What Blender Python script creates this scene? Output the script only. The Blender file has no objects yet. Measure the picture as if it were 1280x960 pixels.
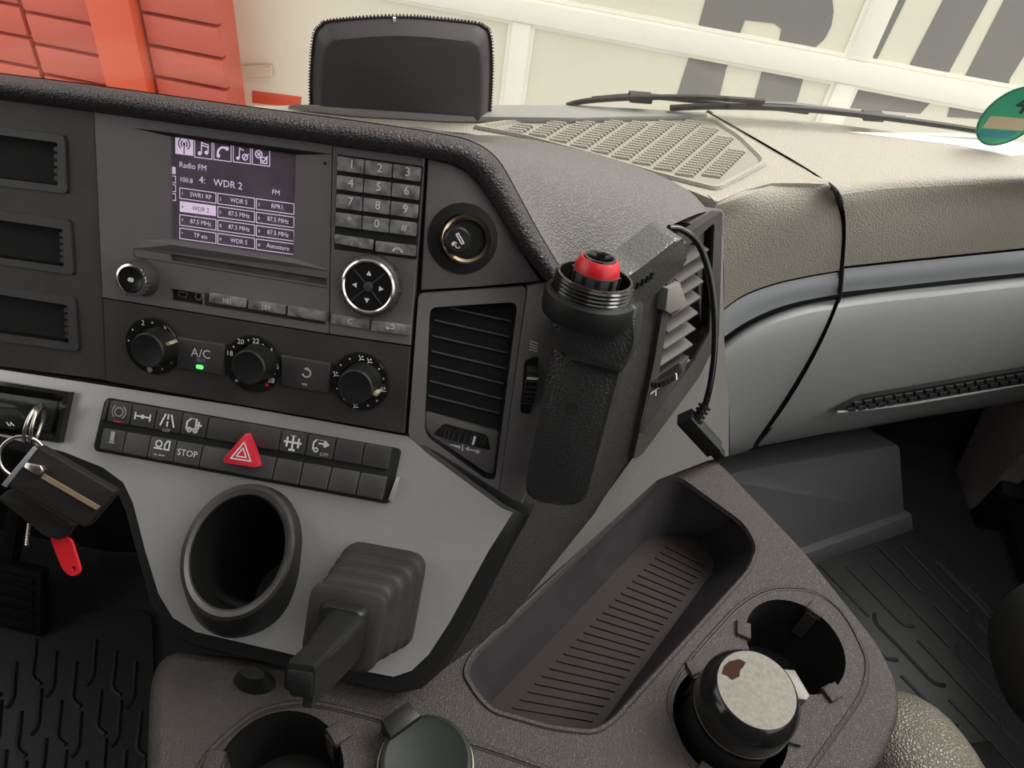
import bpy, bmesh, math, random
from mathutils import Vector, Matrix
from mathutils.geometry import tessellate_polygon
random.seed(7)
SC = bpy.context.scene
COL = SC.collection

# ------------------------------------------------------------------ camera
FOC, CX, CY = 930.0, 640.0, 480.0
DOWN = Vector((-170, 975, 930)).normalized()          # world down seen in camera axes (x right, y down, z forward)
RGT = Vector((.982, .163, -.094)).normalized()        # run of the dashboard fascia
ZC = -DOWN
XC = (RGT - ZC * RGT.dot(ZC)).normalized()
YC = ZC.cross(XC)
CAMZ = .82
CPOS = Vector((0, 0, CAMZ))
def wv(v):
    v = Vector(v); return Vector((v.dot(XC), v.dot(YC), v.dot(ZC)))
def ray(px, py): return wv(((px - CX) / FOC, (py - CY) / FOC, 1))
def at(px, py, d): return CPOS + ray(px, py) * d
cd = bpy.data.cameras.new('camera'); cd.sensor_width = 36; cd.lens = FOC / 1280 * 36; cd.clip_start = .01; cd.clip_end = 200
cam = bpy.data.objects.new('camera', cd); COL.objects.link(cam)
m = Matrix((wv((1, 0, 0)), wv((0, -1, 0)), wv((0, 0, -1)))).transposed().to_4x4(); m.translation = CPOS
cam.matrix_world = m
SC.camera = cam
# ------------------------------------------------------------------ light
SC.view_settings.view_transform = 'Standard'; SC.view_settings.look = 'None'
SC.view_settings.gamma = 1; SC.view_settings.use_curve_mapping = False
SC.view_settings.exposure = 0.8
wd = bpy.data.worlds.new('overcast_sky'); SC.world = wd; wd.use_nodes = True
wd.node_tree.nodes['Background'].inputs[0].default_value = (1.0, .98, .95, 1)
wd.node_tree.nodes['Background'].inputs[1].default_value = 1.05
sd = bpy.data.lights.new('soft_daylight', 'SUN'); sd.energy = 3.0; sd.angle = math.radians(40); sd.color = (1, .97, .92)
so = bpy.data.objects.new('soft_daylight', sd); COL.objects.link(so)
so.rotation_euler = Vector((-.55, -.35, -.85)).to_track_quat('-Z', 'Y').to_euler(); so.location = (0, 1, 3)

# ------------------------------------------------------------------ materials
MATS = {}
def mat(name, col, rough=.5, metal=0, bump=None, emit=0, spec=.5, vary=0, coat=0, vscale=30, col2=None):
    """bump = (kind, scale, strength, distance); vary mixes towards col2 by noise"""
    if name in MATS: return MATS[name]
    M = bpy.data.materials.new(name); M.use_nodes = True; nt = M.node_tree; N, L = nt.nodes, nt.links
    b = N['Principled BSDF']; c4 = (*col, 1)
    b.inputs['Base Color'].default_value = c4; b.inputs['Roughness'].default_value = rough
    b.inputs['Metallic'].default_value = metal; b.inputs['Specular IOR Level'].default_value = spec
    b.inputs['Coat Weight'].default_value = coat
    if emit: b.inputs['Emission Color'].default_value = c4; b.inputs['Emission Strength'].default_value = emit
    tc = N.new('ShaderNodeTexCoord')
    if vary:
        n = N.new('ShaderNodeTexNoise'); n.inputs['Scale'].default_value = vscale; n.inputs['Detail'].default_value = 5
        L.new(tc.outputs['Object'], n.inputs['Vector'])
        r = N.new('ShaderNodeMapRange'); r.inputs[1].default_value = .4; r.inputs[2].default_value = .7; r.inputs[4].default_value = vary
        L.new(n.outputs['Fac'], r.inputs[0])
        mx = N.new('ShaderNodeMix'); mx.data_type = 'RGBA'; mx.inputs[6].default_value = c4
        mx.inputs[7].default_value = (*(col2 or [min(1, x * 1.6 + .01) for x in col]), 1)
        L.new(r.outputs[0], mx.inputs[0]); L.new(mx.outputs[2], b.inputs['Base Color'])
        r2 = N.new('ShaderNodeMapRange'); r2.inputs[3].default_value = rough; r2.inputs[4].default_value = min(1, rough + .15)
        L.new(n.outputs['Fac'], r2.inputs[0]); L.new(r2.outputs[0], b.inputs['Roughness'])
    if bump:
        kind, sc, st, ds = bump
        if kind == 'leather':
            t = N.new('ShaderNodeTexVoronoi'); t.inputs['Scale'].default_value = sc; t.feature = 'DISTANCE_TO_EDGE'; o = t.outputs['Distance']
            nn = N.new('ShaderNodeTexNoise'); nn.inputs['Scale'].default_value = sc * .8
            L.new(tc.outputs['Object'], nn.inputs['Vector'])
            ma = N.new('ShaderNodeMix'); ma.data_type = 'VECTOR'; ma.inputs[0].default_value = .004
            va = N.new('ShaderNodeVectorMath'); va.operation = 'MULTIPLY_ADD'; va.inputs[1].default_value = (.6 / sc,) * 3
            L.new(nn.outputs['Color'], va.inputs[0]); L.new(tc.outputs['Object'], va.inputs[2]); L.new(va.outputs[0], t.inputs['Vector'])
            mr = N.new('ShaderNodeMapRange'); mr.inputs[2].default_value = .28; L.new(o, mr.inputs[0]); o = mr.outputs[0]
        else:
            t = N.new('ShaderNodeTexNoise'); t.inputs['Scale'].default_value = sc; t.inputs['Detail'].default_value = 3; o = t.outputs['Fac']
            L.new(tc.outputs['Object'], t.inputs['Vector'])
        bp = N.new('ShaderNodeBump'); bp.inputs['Strength'].default_value = st; bp.inputs['Distance'].default_value = ds
        L.new(o, bp.inputs['Height']); L.new(bp.outputs[0], b.inputs['Normal'])
    MATS[name] = M; return M
def v3(x): return (x, x, x)
FASC = mat('fascia_plastic', (.125, .118, .12), .42, bump=('noise', 1500, .25, .0004), vary=.25, vscale=14)
DARKF = mat('dark_fascia_plastic', (.034, .030, .029), .45, bump=('noise', 1500, .2, .0003), vary=.6, vscale=22)
BLACK = mat('black_plastic', (.011, .011, .011), .38, spec=.35, bump=('noise', 900, .15, .0003))
GAP = mat('gap_black', (.004, .004, .004), .8)
GLOSS = mat('gloss_black', (.01, .01, .01), .16)
KEYM = mat('key_plastic', (.27, .265, .27), .28, vary=.8, vscale=160, col2=(.03, .029, .03), bump=('noise', 900, .1, .0003))
SWM = mat('switch_plastic', (.042, .041, .042), .42, vary=.3, vscale=60)
CHROME = mat('chrome', (.75, .74, .72), .18, 1)
STEEL = mat('key_ring_steel', (.6, .56, .5), .25, 1)
GOLD = mat('brass_ring', (.55, .45, .32), .25, 1)
SILVER = mat('silver_lacquer', (.45, .445, .45), .30, .5, vary=.3, vscale=35, col2=(.35, .35, .36), bump=('noise', 1800, .15, .0003))
PAD = mat('padded_leather', (.034, .030, .031), .5, bump=('leather', 480, .7, .0007))
HOOD = mat('hood_skin', (.115, .106, .103), .55, bump=('leather', 500, .45, .0008))
DTOP = mat('dash_top_skin', (.34, .312, .262), .6, bump=('leather', 450, .4, .0008), vary=.3, vscale=9, col2=(.39, .355, .29))
DFACE = mat('dash_face_grey', (.34, .33, .33), .6, bump=('leather', 550, .35, .0006))
DLOW = mat('glove_box_grey', (.36, .37, .37), .5, bump=('noise', 900, .2, .0004))
BAND = mat('trim_band_grey', (.38, .41, .42), .35, bump=('noise', 1200, .1, .0003))
CONS = mat('console_plastic', (.045, .038, .036), .42, spec=.35, bump=('leather', 800, .5, .0006), vary=.2, vscale=12)
TRAYF = mat('tray_mat', (.022, .016, .015), .55, spec=.15, bump=('noise', 600, .2, .0005))
TRAYW = mat('tray_wall', (.03, .028, .031), .45, spec=.25, bump=('noise', 500, .15, .0005), vary=.3, vscale=40)
HOLD = mat('holder_leatherette', (.018, .018, .018), .36, bump=('leather', 420, .35, .0004))
RUB = mat('rubber_black', (.009, .009, .009), .55, spec=.25, bump=('noise', 400, .2, .0005))
GAIT = mat('gaiter_rubber', (.022, .019, .018), .5, spec=.3, bump=('noise', 700, .15, .0004), vary=.3, vscale=50)
RED = mat('red_plastic', (.55, .012, .02), .35)
HAZ = mat('hazard_red', (.62, .03, .05), .25, coat=.4)
WHITE = mat('white_print', (.72, .72, .72), .5)
GREYP = mat('grey_print', (.38, .38, .38), .5)
LED = mat('green_led', (.08, .9, .12), .4, emit=1.2)
LCD = mat('lcd_glass', (.085, .07, .09), .15, vary=.6, vscale=40, col2=(.15, .125, .15), emit=.08)
LCDT = mat('lcd_text', (.58, .46, .62), .4, emit=.38)
MAT_R = mat('mat_rubber', (.028, .029, .03), .5, bump=('noise', 300, .3, .001))
FOOT = mat('footwell_grey', (.13, .135, .14), .5, bump=('noise', 300, .2, .0008))
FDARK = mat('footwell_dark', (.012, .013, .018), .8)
PILL = mat('door_pillar', (.22, .19, .19), .6)
LEATH = mat('seat_leather', (.12, .108, .085), .36, bump=('leather', 380, .7, .0008))
SEATB = mat('seat_fabric', (.022, .022, .022), .75, bump=('noise', 600, .4, .001))
BEIGE = mat('beige_plastic', (.42, .38, .30), .5, bump=('noise', 700, .1, .0004))
WORN = mat('worn_silver_foil', (.13, .122, .10), .45, .2, vary=.7, vscale=420, col2=(.10, .09, .07), bump=('noise', 700, .25, .0004))
RUST = mat('torn_foil', (.035, .016, .012), .8, spec=.1)
DOORW = mat('garage_door_cream', (.78, .75, .62), .5, vary=.15, vscale=3, col2=(.72, .70, .59))
RAIL = mat('garage_rail_white', (.92, .90, .80), .45)
LETT = mat('letter_grey', (.22, .215, .20), .6, vary=.3, vscale=8, col2=(.28, .26, .24))
REDW = mat('red_metal', (.52, .085, .05), .45, vary=.5, vscale=6, col2=(.42, .09, .07))
REDB = mat('red_bright', (.64, .09, .035), .4)
PAPER = mat('paper_white', (.85, .85, .82), .7)
STICK = mat('sticker_green', (.03, .33, .17), .4, vary=.3, vscale=90, col2=(.06, .42, .24))
ASPH = mat('yard_concrete', (.35, .34, .32), .8, bump=('noise', 40, .3, .01))
LINE = mat('groove_dark', (.015, .014, .014), .6)
DUST = mat('dusty_slat', (.06, .05, .043), .7, bump=('noise', 900, .5, .0006), vary=.8, vscale=120, col2=(.10, .08, .065))
def glass_mat():
    M = bpy.data.materials.new('windscreen_glass'); M.use_nodes = True; nt = M.node_tree; nt.nodes.clear()
    o = nt.nodes.new('ShaderNodeOutputMaterial'); t = nt.nodes.new('ShaderNodeBsdfTransparent'); g = nt.nodes.new('ShaderNodeBsdfGlossy')
    t.inputs[0].default_value = (.97, .98, .97, 1); g.inputs['Roughness'].default_value = .02
    x = nt.nodes.new('ShaderNodeMixShader'); x.inputs[0].default_value = .05
    nt.links.new(t.outputs[0], x.inputs[1]); nt.links.new(g.outputs[0], x.inputs[2]); nt.links.new(x.outputs[0], o.inputs[0]); return M
GLASS = glass_mat()

# ------------------------------------------------------------------ mesh helpers
class Frame:
    def __init__(s, O, U, V):
        s.O = Vector(O); s.U = Vector(U).normalized(); V = Vector(V)
        s.V = (V - s.U * V.dot(s.U)).normalized(); s.N = s.U.cross(s.V)
        s.M = Matrix((s.U, s.V, s.N)).transposed().to_4x4(); s.M.translation = s.O
        s.I = s.M.inverted()
    def hit(s, px, py, w=0):
        r = ray(px, py); o = s.O + s.N * w
        return CPOS + r * ((o - CPOS).dot(s.N) / r.dot(s.N))
    def l(s, px, py, w=0): return s.I @ s.hit(px, py, w)
    def p2(s, pts, w=0): return [tuple(s.l(x, y, w)[:2]) for x, y in pts]
    def loc(s, P): return s.I @ Vector(P)
    def at(s, o): return Frame(o, s.U, s.V)

def link(name, me, mt, parent=None, loc=None, smooth=40, kind=None):
    o = bpy.data.objects.new(name, me); COL.objects.link(o)
    if mt and not me.materials: me.materials.append(mt)
    if parent: o.parent = parent
    if loc is not None: o.location = loc
    if kind: o['kind'] = kind
    if smooth:
        for p in me.polygons: p.use_smooth = True
        me.set_sharp_from_angle(angle=math.radians(smooth))
    return o
def thing(name, label, cat, fr=None, group=None, kind=None):
    o = bpy.data.objects.new(name, None); COL.objects.link(o); o.empty_display_size = .01
    if fr: o.matrix_world = fr.M
    o['label'] = label; o['category'] = cat
    if group: o['group'] = group
    if kind: o['kind'] = kind
    return o
def tag(o, label, cat, group=None, kind=None):
    o['label'] = label; o['category'] = cat
    if group: o['group'] = group
    if kind: o['kind'] = kind
    return o
def pyd(vs, fs, name='mesh'):
    me = bpy.data.meshes.new(name); me.from_pydata([tuple(v) for v in vs], [], fs)
    bm = bmesh.new(); bm.from_mesh(me); bmesh.ops.recalc_face_normals(bm, faces=bm.faces); bm.to_mesh(me); bm.free(); return me
def ccw(p):
    a = sum(p[i][0] * p[(i + 1) % len(p)][1] - p[(i + 1) % len(p)][0] * p[i][1] for i in range(len(p)))
    return list(p) if a > 0 else list(p)[::-1]
def rpoly(p, r, n=5):
    """round the corners of a polygon; r one radius or one per corner"""
    out = []; k = len(p)
    for i in range(k):
        a, b, c = Vector(p[i - 1]), Vector(p[i]), Vector(p[(i + 1) % k]); ri = r[i] if isinstance(r, (list, tuple)) else r
        d1, d2 = (a - b), (c - b); q = min(ri, d1.length * .45, d2.length * .45)
        s, e = b + d1.normalized() * q, b + d2.normalized() * q
        for j in range(n + 1):
            t = j / n; out.append(tuple(s * (1 - t) ** 2 + b * 2 * t * (1 - t) + e * t * t))
    return out
def prism(poly, w0, w1, bev=0, segs=2):
    poly = ccw(poly); bm = bmesh.new(); n = len(poly)
    lo = [bm.verts.new((x, y, w0)) for x, y in poly]; hi = [bm.verts.new((x, y, w1)) for x, y in poly]
    top = bm.faces.new(hi); bm.faces.new(lo[::-1])
    for i in range(n): bm.faces.new((lo[i], lo[(i + 1) % n], hi[(i + 1) % n], hi[i]))
    if bev: bmesh.ops.bevel(bm, geom=list(top.edges), offset=bev, segments=segs, affect='EDGES', profile=.5, clamp_overlap=True)
    bmesh.ops.recalc_face_normals(bm, faces=bm.faces)
    me = bpy.data.meshes.new('prism'); bm.to_mesh(me); bm.free(); return me
def plate(outer, holes, w0, w1):
    loops = [ccw(outer)] + [ccw(h)[::-1] for h in holes]; flat = [p for l in loops for p in l]
    tri = tessellate_polygon([[Vector((x, y, 0)) for x, y in l] for l in loops]); n = len(flat)
    vs = [(x, y, w1) for x, y in flat] + [(x, y, w0) for x, y in flat]
    fs = [tuple(t) for t in tri] + [tuple(i + n for i in t[::-1]) for t in tri]; k = 0
    for l in loops:
        for i in range(len(l)): a, b = k + i, k + (i + 1) % len(l); fs.append((a, b, b + n, a + n))
        k += len(l)
    return pyd(vs, fs)
def circ(cx, cy, r, n=40, ry=None, rot=0):
    ry = ry or r; c, s = math.cos(rot), math.sin(rot); o = []
    for i in range(n):
        a = 2 * math.pi * i / n; x, y = r * math.cos(a), ry * math.sin(a); o.append((cx + x * c - y * s, cy + x * s + y * c))
    return o
def loft(rings, closed=True, cap0=False, cap1=False):
    n = len(rings[0]); vs = [v for r in rings for v in r]; fs = []
    for i in range(len(rings) - 1):
        for j in range(n if closed else n - 1):
            a, b = i * n + j, i * n + (j + 1) % n; fs.append((a, b, b + n, a + n))
    if cap0: fs.append(tuple(range(n))[::-1])
    if cap1: fs.append(tuple(range((len(rings) - 1) * n, len(rings) * n)))
    return pyd(vs, fs)
def lathe(prof, seg=40, c=(0, 0)):
    return loft([[(c[0] + r * math.cos(2 * math.pi * i / seg), c[1] + r * math.sin(2 * math.pi * i / seg), w) for i in range(seg)] for r, w in prof],
                True)
def spline(pts, n=6, closed=False):
    pts = [Vector(p) for p in pts]; k = len(pts); out = []
    for i in range(k if closed else k - 1):
        g = (lambda j: pts[j % k]) if closed else (lambda j: pts[max(0, min(k - 1, j))])
        p0, p1, p2, p3 = g(i - 1), g(i), g(i + 1), g(i + 2)
        for j in range(n):
            t = j / n; out.append(.5 * (2 * p1 + (p2 - p0) * t + (2 * p0 - 5 * p1 + 4 * p2 - p3) * t * t + (3 * p1 - p0 - 3 * p2 + p3) * t ** 3))
    if not closed: out.append(pts[-1])
    return out
def tube(pts, r, seg=10, caps=True):
    pts = [Vector(p) for p in pts]; rings = []; up = None
    for i, p in enumerate(pts):
        t = (pts[min(i + 1, len(pts) - 1)] - pts[max(i - 1, 0)]).normalized()
        if up is None: up = t.orthogonal().normalized()
        up = (up - t * up.dot(t)).normalized(); s = t.cross(up); ri = r[i] if isinstance(r, (list, tuple)) else r
        rings.append([p + (up * math.cos(2 * math.pi * j / seg) + s * math.sin(2 * math.pi * j / seg)) * ri for j in range(seg)])
    return loft(rings, True, caps, caps)
def torus(R, r, seg=36, sg=10):
    vs = []; fs = []
    for i in range(seg):
        a = 2 * math.pi * i / seg
        for j in range(sg):
            b = 2 * math.pi * j / sg; q = R + r * math.cos(b); vs.append((q * math.cos(a), q * math.sin(a), r * math.sin(b)))
            fs.append((i * sg + j, ((i + 1) % seg) * sg + j, ((i + 1) % seg) * sg + (j + 1) % sg, i * sg + (j + 1) % sg))
    return pyd(vs, fs)
def strokes(lines, wd, w, fills=()):
    """flat printed lines (and filled polygons) lying at height w"""
    vs, fs = [], []
    for ln in lines:
        ln = [Vector(p) for p in ln]
        for a, b in zip(ln, ln[1:]):
            d = (b - a)
            if d.length < 1e-9: continue
            d.normalize(); e = Vector((-d.y, d.x)) * wd / 2; x = d * wd * .35; k = len(vs)
            vs += [(*(a - e - x), w), (*(b - e + x), w), (*(b + e + x), w), (*(a + e - x), w)]; fs.append((k, k + 1, k + 2, k + 3))
    for f in fills:
        k = len(vs); f = ccw(f); vs += [(x, y, w) for x, y in f]; fs.append(tuple(range(k, k + len(f))))
    me = bpy.data.meshes.new('print'); me.from_pydata(vs, [], fs); return me
def text(name, body, size, x, y, w, mt, parent, align='CENTER', sx=1.0):
    cu = bpy.data.curves.new('txt', 'FONT'); cu.body = body; cu.size = size; cu.align_x = align; cu.align_y = 'CENTER'; cu.resolution_u = 2
    t = bpy.data.objects.new('txt', cu); COL.objects.link(t)
    dg = bpy.context.evaluated_depsgraph_get(); me = bpy.data.meshes.new_from_object(t.evaluated_get(dg))
    bpy.data.objects.remove(t); me.materials.clear()
    for v in me.vertices: v.co.x = v.co.x * sx
    return link(name, me, mt, parent, (x, y, w), smooth=0)
def boxm(x0, x1, y0, y1, z0, z1, bev=0): return prism([(x0, y0), (x1, y0), (x1, y1), (x0, y1)], z0, z1, bev)
def bil(q, s, t):
    a, b, c, d = [Vector(p) for p in q]      # TL TR BR BL
    return (a * (1 - s) + b * s) * (1 - t) + (d * (1 - s) + c * s) * t
def quad(q, s0, s1, t0, t1): return [tuple(bil(q, s, t)) for s, t in ((s0, t0), (s1, t0), (s1, t1), (s0, t1))]
def cen(p): return (sum(x[0] for x in p) / len(p), sum(x[1] for x in p) / len(p))
def solid(o, th, off=-1):
    md = o.modifiers.new('thickness', 'SOLIDIFY'); md.thickness = th; md.offset = off; return o

# ------------------------------------------------------------------ reference planes of the cab
DNF = Vector((-.105, .957, .272))
FA = Frame(at(320, 330, .41), wv(RGT), -wv(DNF))                                   # radio fascia
LO = Frame(FA.hit(320, 509), wv(RGT), -wv((-.17, .985, .0)))                       # lower silver console
fold = FA.hit(522, 360)
UVE = (Matrix.Rotation(math.radians(18), 3, FA.V) @ FA.U)
VE = Frame(fold, UVE, FA.V)                                                        # lighter and vent panel, folded forward
HDIR = wv((.763, -.385, .52)); HDIR.z = 0; HDIR.normalize()
SI = Frame(VE.hit(690, 352), HDIR, VE.hit(690, 352) - VE.hit(642, 640))            # side of the centre stack, towards the passenger
UP = Vector((0, 0, 1))
def level(h): return Frame((0, 0, CAMZ - h), (1, 0, 0), (0, 1, 0))
HT = CAMZ - at(400, 850, .44).z                                                    # console top below the camera
TT = level(HT); DT = level(.24); FL = level(.82)
E1, E2 = level(.255).hit(1053, 252), level(.255).hit(1280, 228)
FRU = Frame(E1, E2 - E1, UP)                                                       # upper passenger face
b1 = FRU.hit(1050, 350)
FRL = Frame(b1, E2 - E1, UP + FRU.N * .04)                                         # glove box door, receding downwards
W0, W1 = DT.hit(380, 131), DT.hit(1280, 192)
WS = Frame(W0, W1 - W0, UP + (W1 - W0).normalized().cross(UP) * .12)               # windscreen
GA = Frame((0, 2.6, 0), (1, .02, 0), UP)                                           # garage door
PX = .41 / FOC                                                                     # metres per pixel at the fascia
def fhit(px, py, w=0): return (FA if px < 522 else VE).hit(px, py, w)

# ================================================================== SETTING: floor, windscreen, yard, garage
def slab(name, poly, z0, z1, mt, label, cat):
    o = link(name, prism(poly, z0, z1), mt); return tag(o, label, cat, kind='structure')
slab('floor', [(-1.3, -.9), (1.1, -.9), (1.1, 1.2), (-.02, 1.2), (-.02, .52), (-1.3, .52)], -.04, 0, MAT_R, 'dark rubber cab floor under the dashboard', 'floor')
g = slab('yard_ground', [(-12, -6), (12, -6), (12, 12), (-12, 12)], -1.3, -1.2, ASPH, 'pale concrete yard outside the windscreen', 'ground')
gp = WS.p2([(330, 140), (1500, 240)]); 
wsq = [(-.9, -.02), (1.5, -.02), (1.5, .95), (-.9, .95)]
o = link('window_1', prism(wsq, -.006, -.002), GLASS); o.matrix_world = WS.M
tag(o, 'clear windscreen glass above the dashboard', 'windscreen', kind='structure')

# cab shell: roof, rear wall and doors with their window openings
CABM = mat('cab_lining', (.6, .59, .57), .8)
CABD = mat('cab_lower_lining', (.06, .06, .065), .8)
XR = FL.hit(1175, 700).x + .12; XLW = -1.15; ZR = 1.62
o = link('ceiling', plate([(XLW, -.95), (XR, -.95), (XR, .60), (XLW, .60)], [[(-.05, -.55), (.62, -.55), (.62, .30), (-.05, .30)]], ZR, ZR + .05), CABM); tag(o, 'pale cab roof lining with an opening added for daylight', 'roof', kind='structure')  # roof out of view; its hatch opening is added to let more daylight in
slab('wall_back', [(XLW, -.98), (XR, -.98), (XR, -.94), (XLW, -.94)], 0, ZR, CABD, 'dark rear wall of the cab behind the seats', 'wall')
for nm, x, lb in (('wall_left', XLW, 'driver door wall with a side window opening'), ('wall_right', XR + .04, 'passenger door wall with a side window opening')):
    f = Frame((x, 0, 0), (0, -1, 0), UP)
    o = link(nm, plate([(-1.2, 0), (.95, 0), (.95, ZR), (-.62, ZR), (-.62, .45), (-1.2, .34)], [[(-.58, .62), (.60, .62), (.60, ZR - .08), (-.58, ZR - .08)]], 0, .03), CABD); o.matrix_world = f.M
    tag(o, lb, 'door', kind='structure')

w_l = DT.hit(-160, 92); w_k = DT.hit(240, 134); w_e = Vector((-1.12, w_l.y - .02, w_l.z)); w_r = W1 + (W1 - W0).normalized() * .35
wm1, wm2 = DT.hit(760, 135), DT.hit(900, 142)
tl = (w_e, w_l, w_k, W0, wm1)
o = link('trim_1', loft([[p - UP * .003 for p in tl + (wm2, w_r)], [p - UP * .34 for p in tl] + [wm2 + Vector((0, .2, -.1)), w_r + Vector((0, .2, -.1))],
     [Vector((p.x, p.y + .02, .002)) for p in tl] + [Vector((p.x, 1.19, .33)) for p in (wm2, w_r)]], False), FDARK); solid(o, .004)
tag(o, 'dark front bulkhead trim below the windscreen', 'bulkhead', kind='structure')
# garage door: panels, rails, mullions, letters
GD = thing('garage_door', 'cream sectional garage door with large grey letters beyond the windscreen', 'garage door', GA)
mull = [(278, 0, 290, 95), (655, 0, 641, 130), (1105, 0, 1042, 125)]
u0 = GA.l(281, 60)[0]; u1 = GA.l(649, 60)[0]; u2 = GA.l(1075, 62)[0]; pw = (u2 - u1)
us = [u0 - .0, u1, u2, u2 + pw, u2 + 2 * pw]
vr = GA.l(860, 50)[1]                                                              # middle rail height
ph = .62
link('backing', boxm(us[0] - .03, us[-1], vr - 3 * ph, vr + 3 * ph, -.05, -.012), mat('garage_groove', (.50, .48, .40), .6), GD)
for i in range(4):
    for j in range(-3, 3):
        a, b = us[i] + .045, us[i + 1] - .045; c, d = vr + j * ph + .05, vr + (j + 1) * ph - .05
        link('panel', plate([(a, c), (b, c), (b, d), (a, d)], [], -.012, 0), DOORW, GD)
        link('panel_bead', plate([(a - .012, c - .012), (b + .012, c - .012), (b + .012, d + .012), (a - .012, d + .012)], [[(a, c), (b, c), (b, d), (a, d)]], -.012, .008), RAIL, GD)
for j in range(-3, 4):
    o = link('rail', boxm(us[0] - .03, us[-1], vr + j * ph - .037, vr + j * ph + .037, -.012, .03, .012), RAIL, GD)
for i, u in enumerate(us):
    for j in range(-3, 3): link('mullion', boxm(u - .033, u + .033, vr + j * ph + .036, vr + (j + 1) * ph - .036, -.012, .02, .01), RAIL, GD)
def letter(name, polys, holes=None):
    for k, p in enumerate(polys):
        me = plate(GA.p2(p, .0), [GA.p2(h, .0) for h in (holes or [])] if k == 0 else [], -.002, .003); link(name, me, LETT, GD)
letter('letter_r', [[(893, -40), (1010, -30), (1030, -20), (1040, -5), (1042, 14), (1039, 32), (1031, 48), (1020, 58), (1004, 64), (1006, 92), (994, 132), (942, 127), (960, 62), (920, 58), (908, 85), (898, 125), (846, 119), (868, 50)]],
       [[(931, 25), (968, 29), (977, 36), (974, 50), (966, 58), (921, 52)]])
letter('letter_w', [[(1090, -8), (1138, -12), (1096, 74), (1170, 120), (1150, 142), (1054, 134), (1070, 72)], [(1186, -14), (1242, -14), (1188, 86), (1172, 122), (1125, 112), (1138, 79)],
                    [(1262, -14), (1330, -10), (1262, 98), (1252, 150), (1184, 146), (1190, 122), (1209, 90)]])
hb = GA.p2([(271, 78), (279, 86), (338, 83), (338, 97), (279, 97), (271, 98)], .03)
link('door_handle', prism(hb, .008, .03, .003), mat('handle_beige', (.62, .5, .36), .5), GD)
rs = GA.p2([(316, 113), (377, 121), (376, 135), (316, 128)])
link('red_marker', prism(rs, 0, .004), REDB, GD)

# red cabinet body beyond the windscreen, made of boards
RF = Frame(GA.hit(276, 50) + GA.N * .25, (1, .02, 0), UP)
RC = thing('red_roller_wall', 'red panelled wall of wide horizontal boards beside the cream garage door', 'wall', RF)
pl = RF.p2([(-140, 0), (40, 20), (129, 50), (180, 40), (277, 60)]); ux = [p[0] for p in pl]
rv = RF.l(220, 22)[1]; rp = RF.l(220, 22)[1] - RF.l(222, 62)[1]
link('backing', boxm(ux[0] - 1, ux[4], rv - 2.2, rv + 3.0, -.12, -.02), REDW, RC)
for k in range(-7, 12):
    a = rv + k * rp + .006; b = rv + (k + 1) * rp - .006
    link('board', boxm(ux[3] + .012, ux[4], a, b, -.02, .01, .004), REDW, RC)
    link('board', boxm(ux[1] - .02, ux[2] - .02, a + .03, b + .03, -.02, .005, .004), REDW, RC)
    link('board', boxm(ux[1] - .4, ux[1] - .035, a + .045, b + .045, -.02, .005, .004), REDW, RC)
    link('board', boxm(ux[0] - 1, ux[1] - .415, a + .045, b + .045, -.02, .005, .004), REDW, RC)
link('post', boxm(ux[2], ux[3], rv - 2.2, rv + 3.0, -.02, .05, .01), REDB, RC)

# camera housing standing against the windscreen
CH = thing('camera_housing', 'black rounded camera housing with dotted rim against the windscreen', 'camera housing', WS)
ol = WS.p2([(388, 150), (387, 100), (391, 48), (400, 32), (418, 25), (500, 20), (585, 27), (606, 33), (614, 46), (616, 90), (613, 150)])
ol = [tuple(v[:2]) for v in spline([(x, y, 0) for x, y in ol], 5)]
c0 = cen(ol); ins = [(c0[0] + (x - c0[0]) * .88, c0[1] + (y - c0[1]) * .86 - .004) for x, y in ol]; ins2 = [(c0[0] + (x - c0[0]) * .965, c0[1] + (y - c0[1]) * .95) for x, y in ol]
link('frit_rim', prism(ol, -.001, .001), GLOSS, CH)
link('shell', loft([[(x, y, .001) for x, y in ins2], [(x, y, .010) for x, y in ins], [(x, y, .011) for x, y in [(c0[0] + (x - c0[0]) * .84, c0[1] + (y - c0[1]) * .82 - .004) for x, y in ol]]], True, False, True),
     mat('housing_black', (.05, .045, .048), .45), CH)
vs, fs = [], []
dots = []
for a, b in zip(ol, ol[1:]):
    L = (Vector(b) - Vector(a)).length; n = max(1, round(L / .0022))
    for k in range(n):
        p = Vector(a).lerp(Vector(b), k / n); p = p + (p - Vector(c0)).normalized() * .0006; dots.append(circ(p.x, p.y, .0006, 6))
link('frit_dots', strokes([], .001, -.0009, dots), GLOSS, CH, kind='stuff', smooth=0)
nx, ny = WS.p2([(493, 22)])[0]
link('bracket_pin', boxm(nx - .0008, nx + .0008, ny - .006, ny + .001, .001, .003), PAPER, CH)

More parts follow.
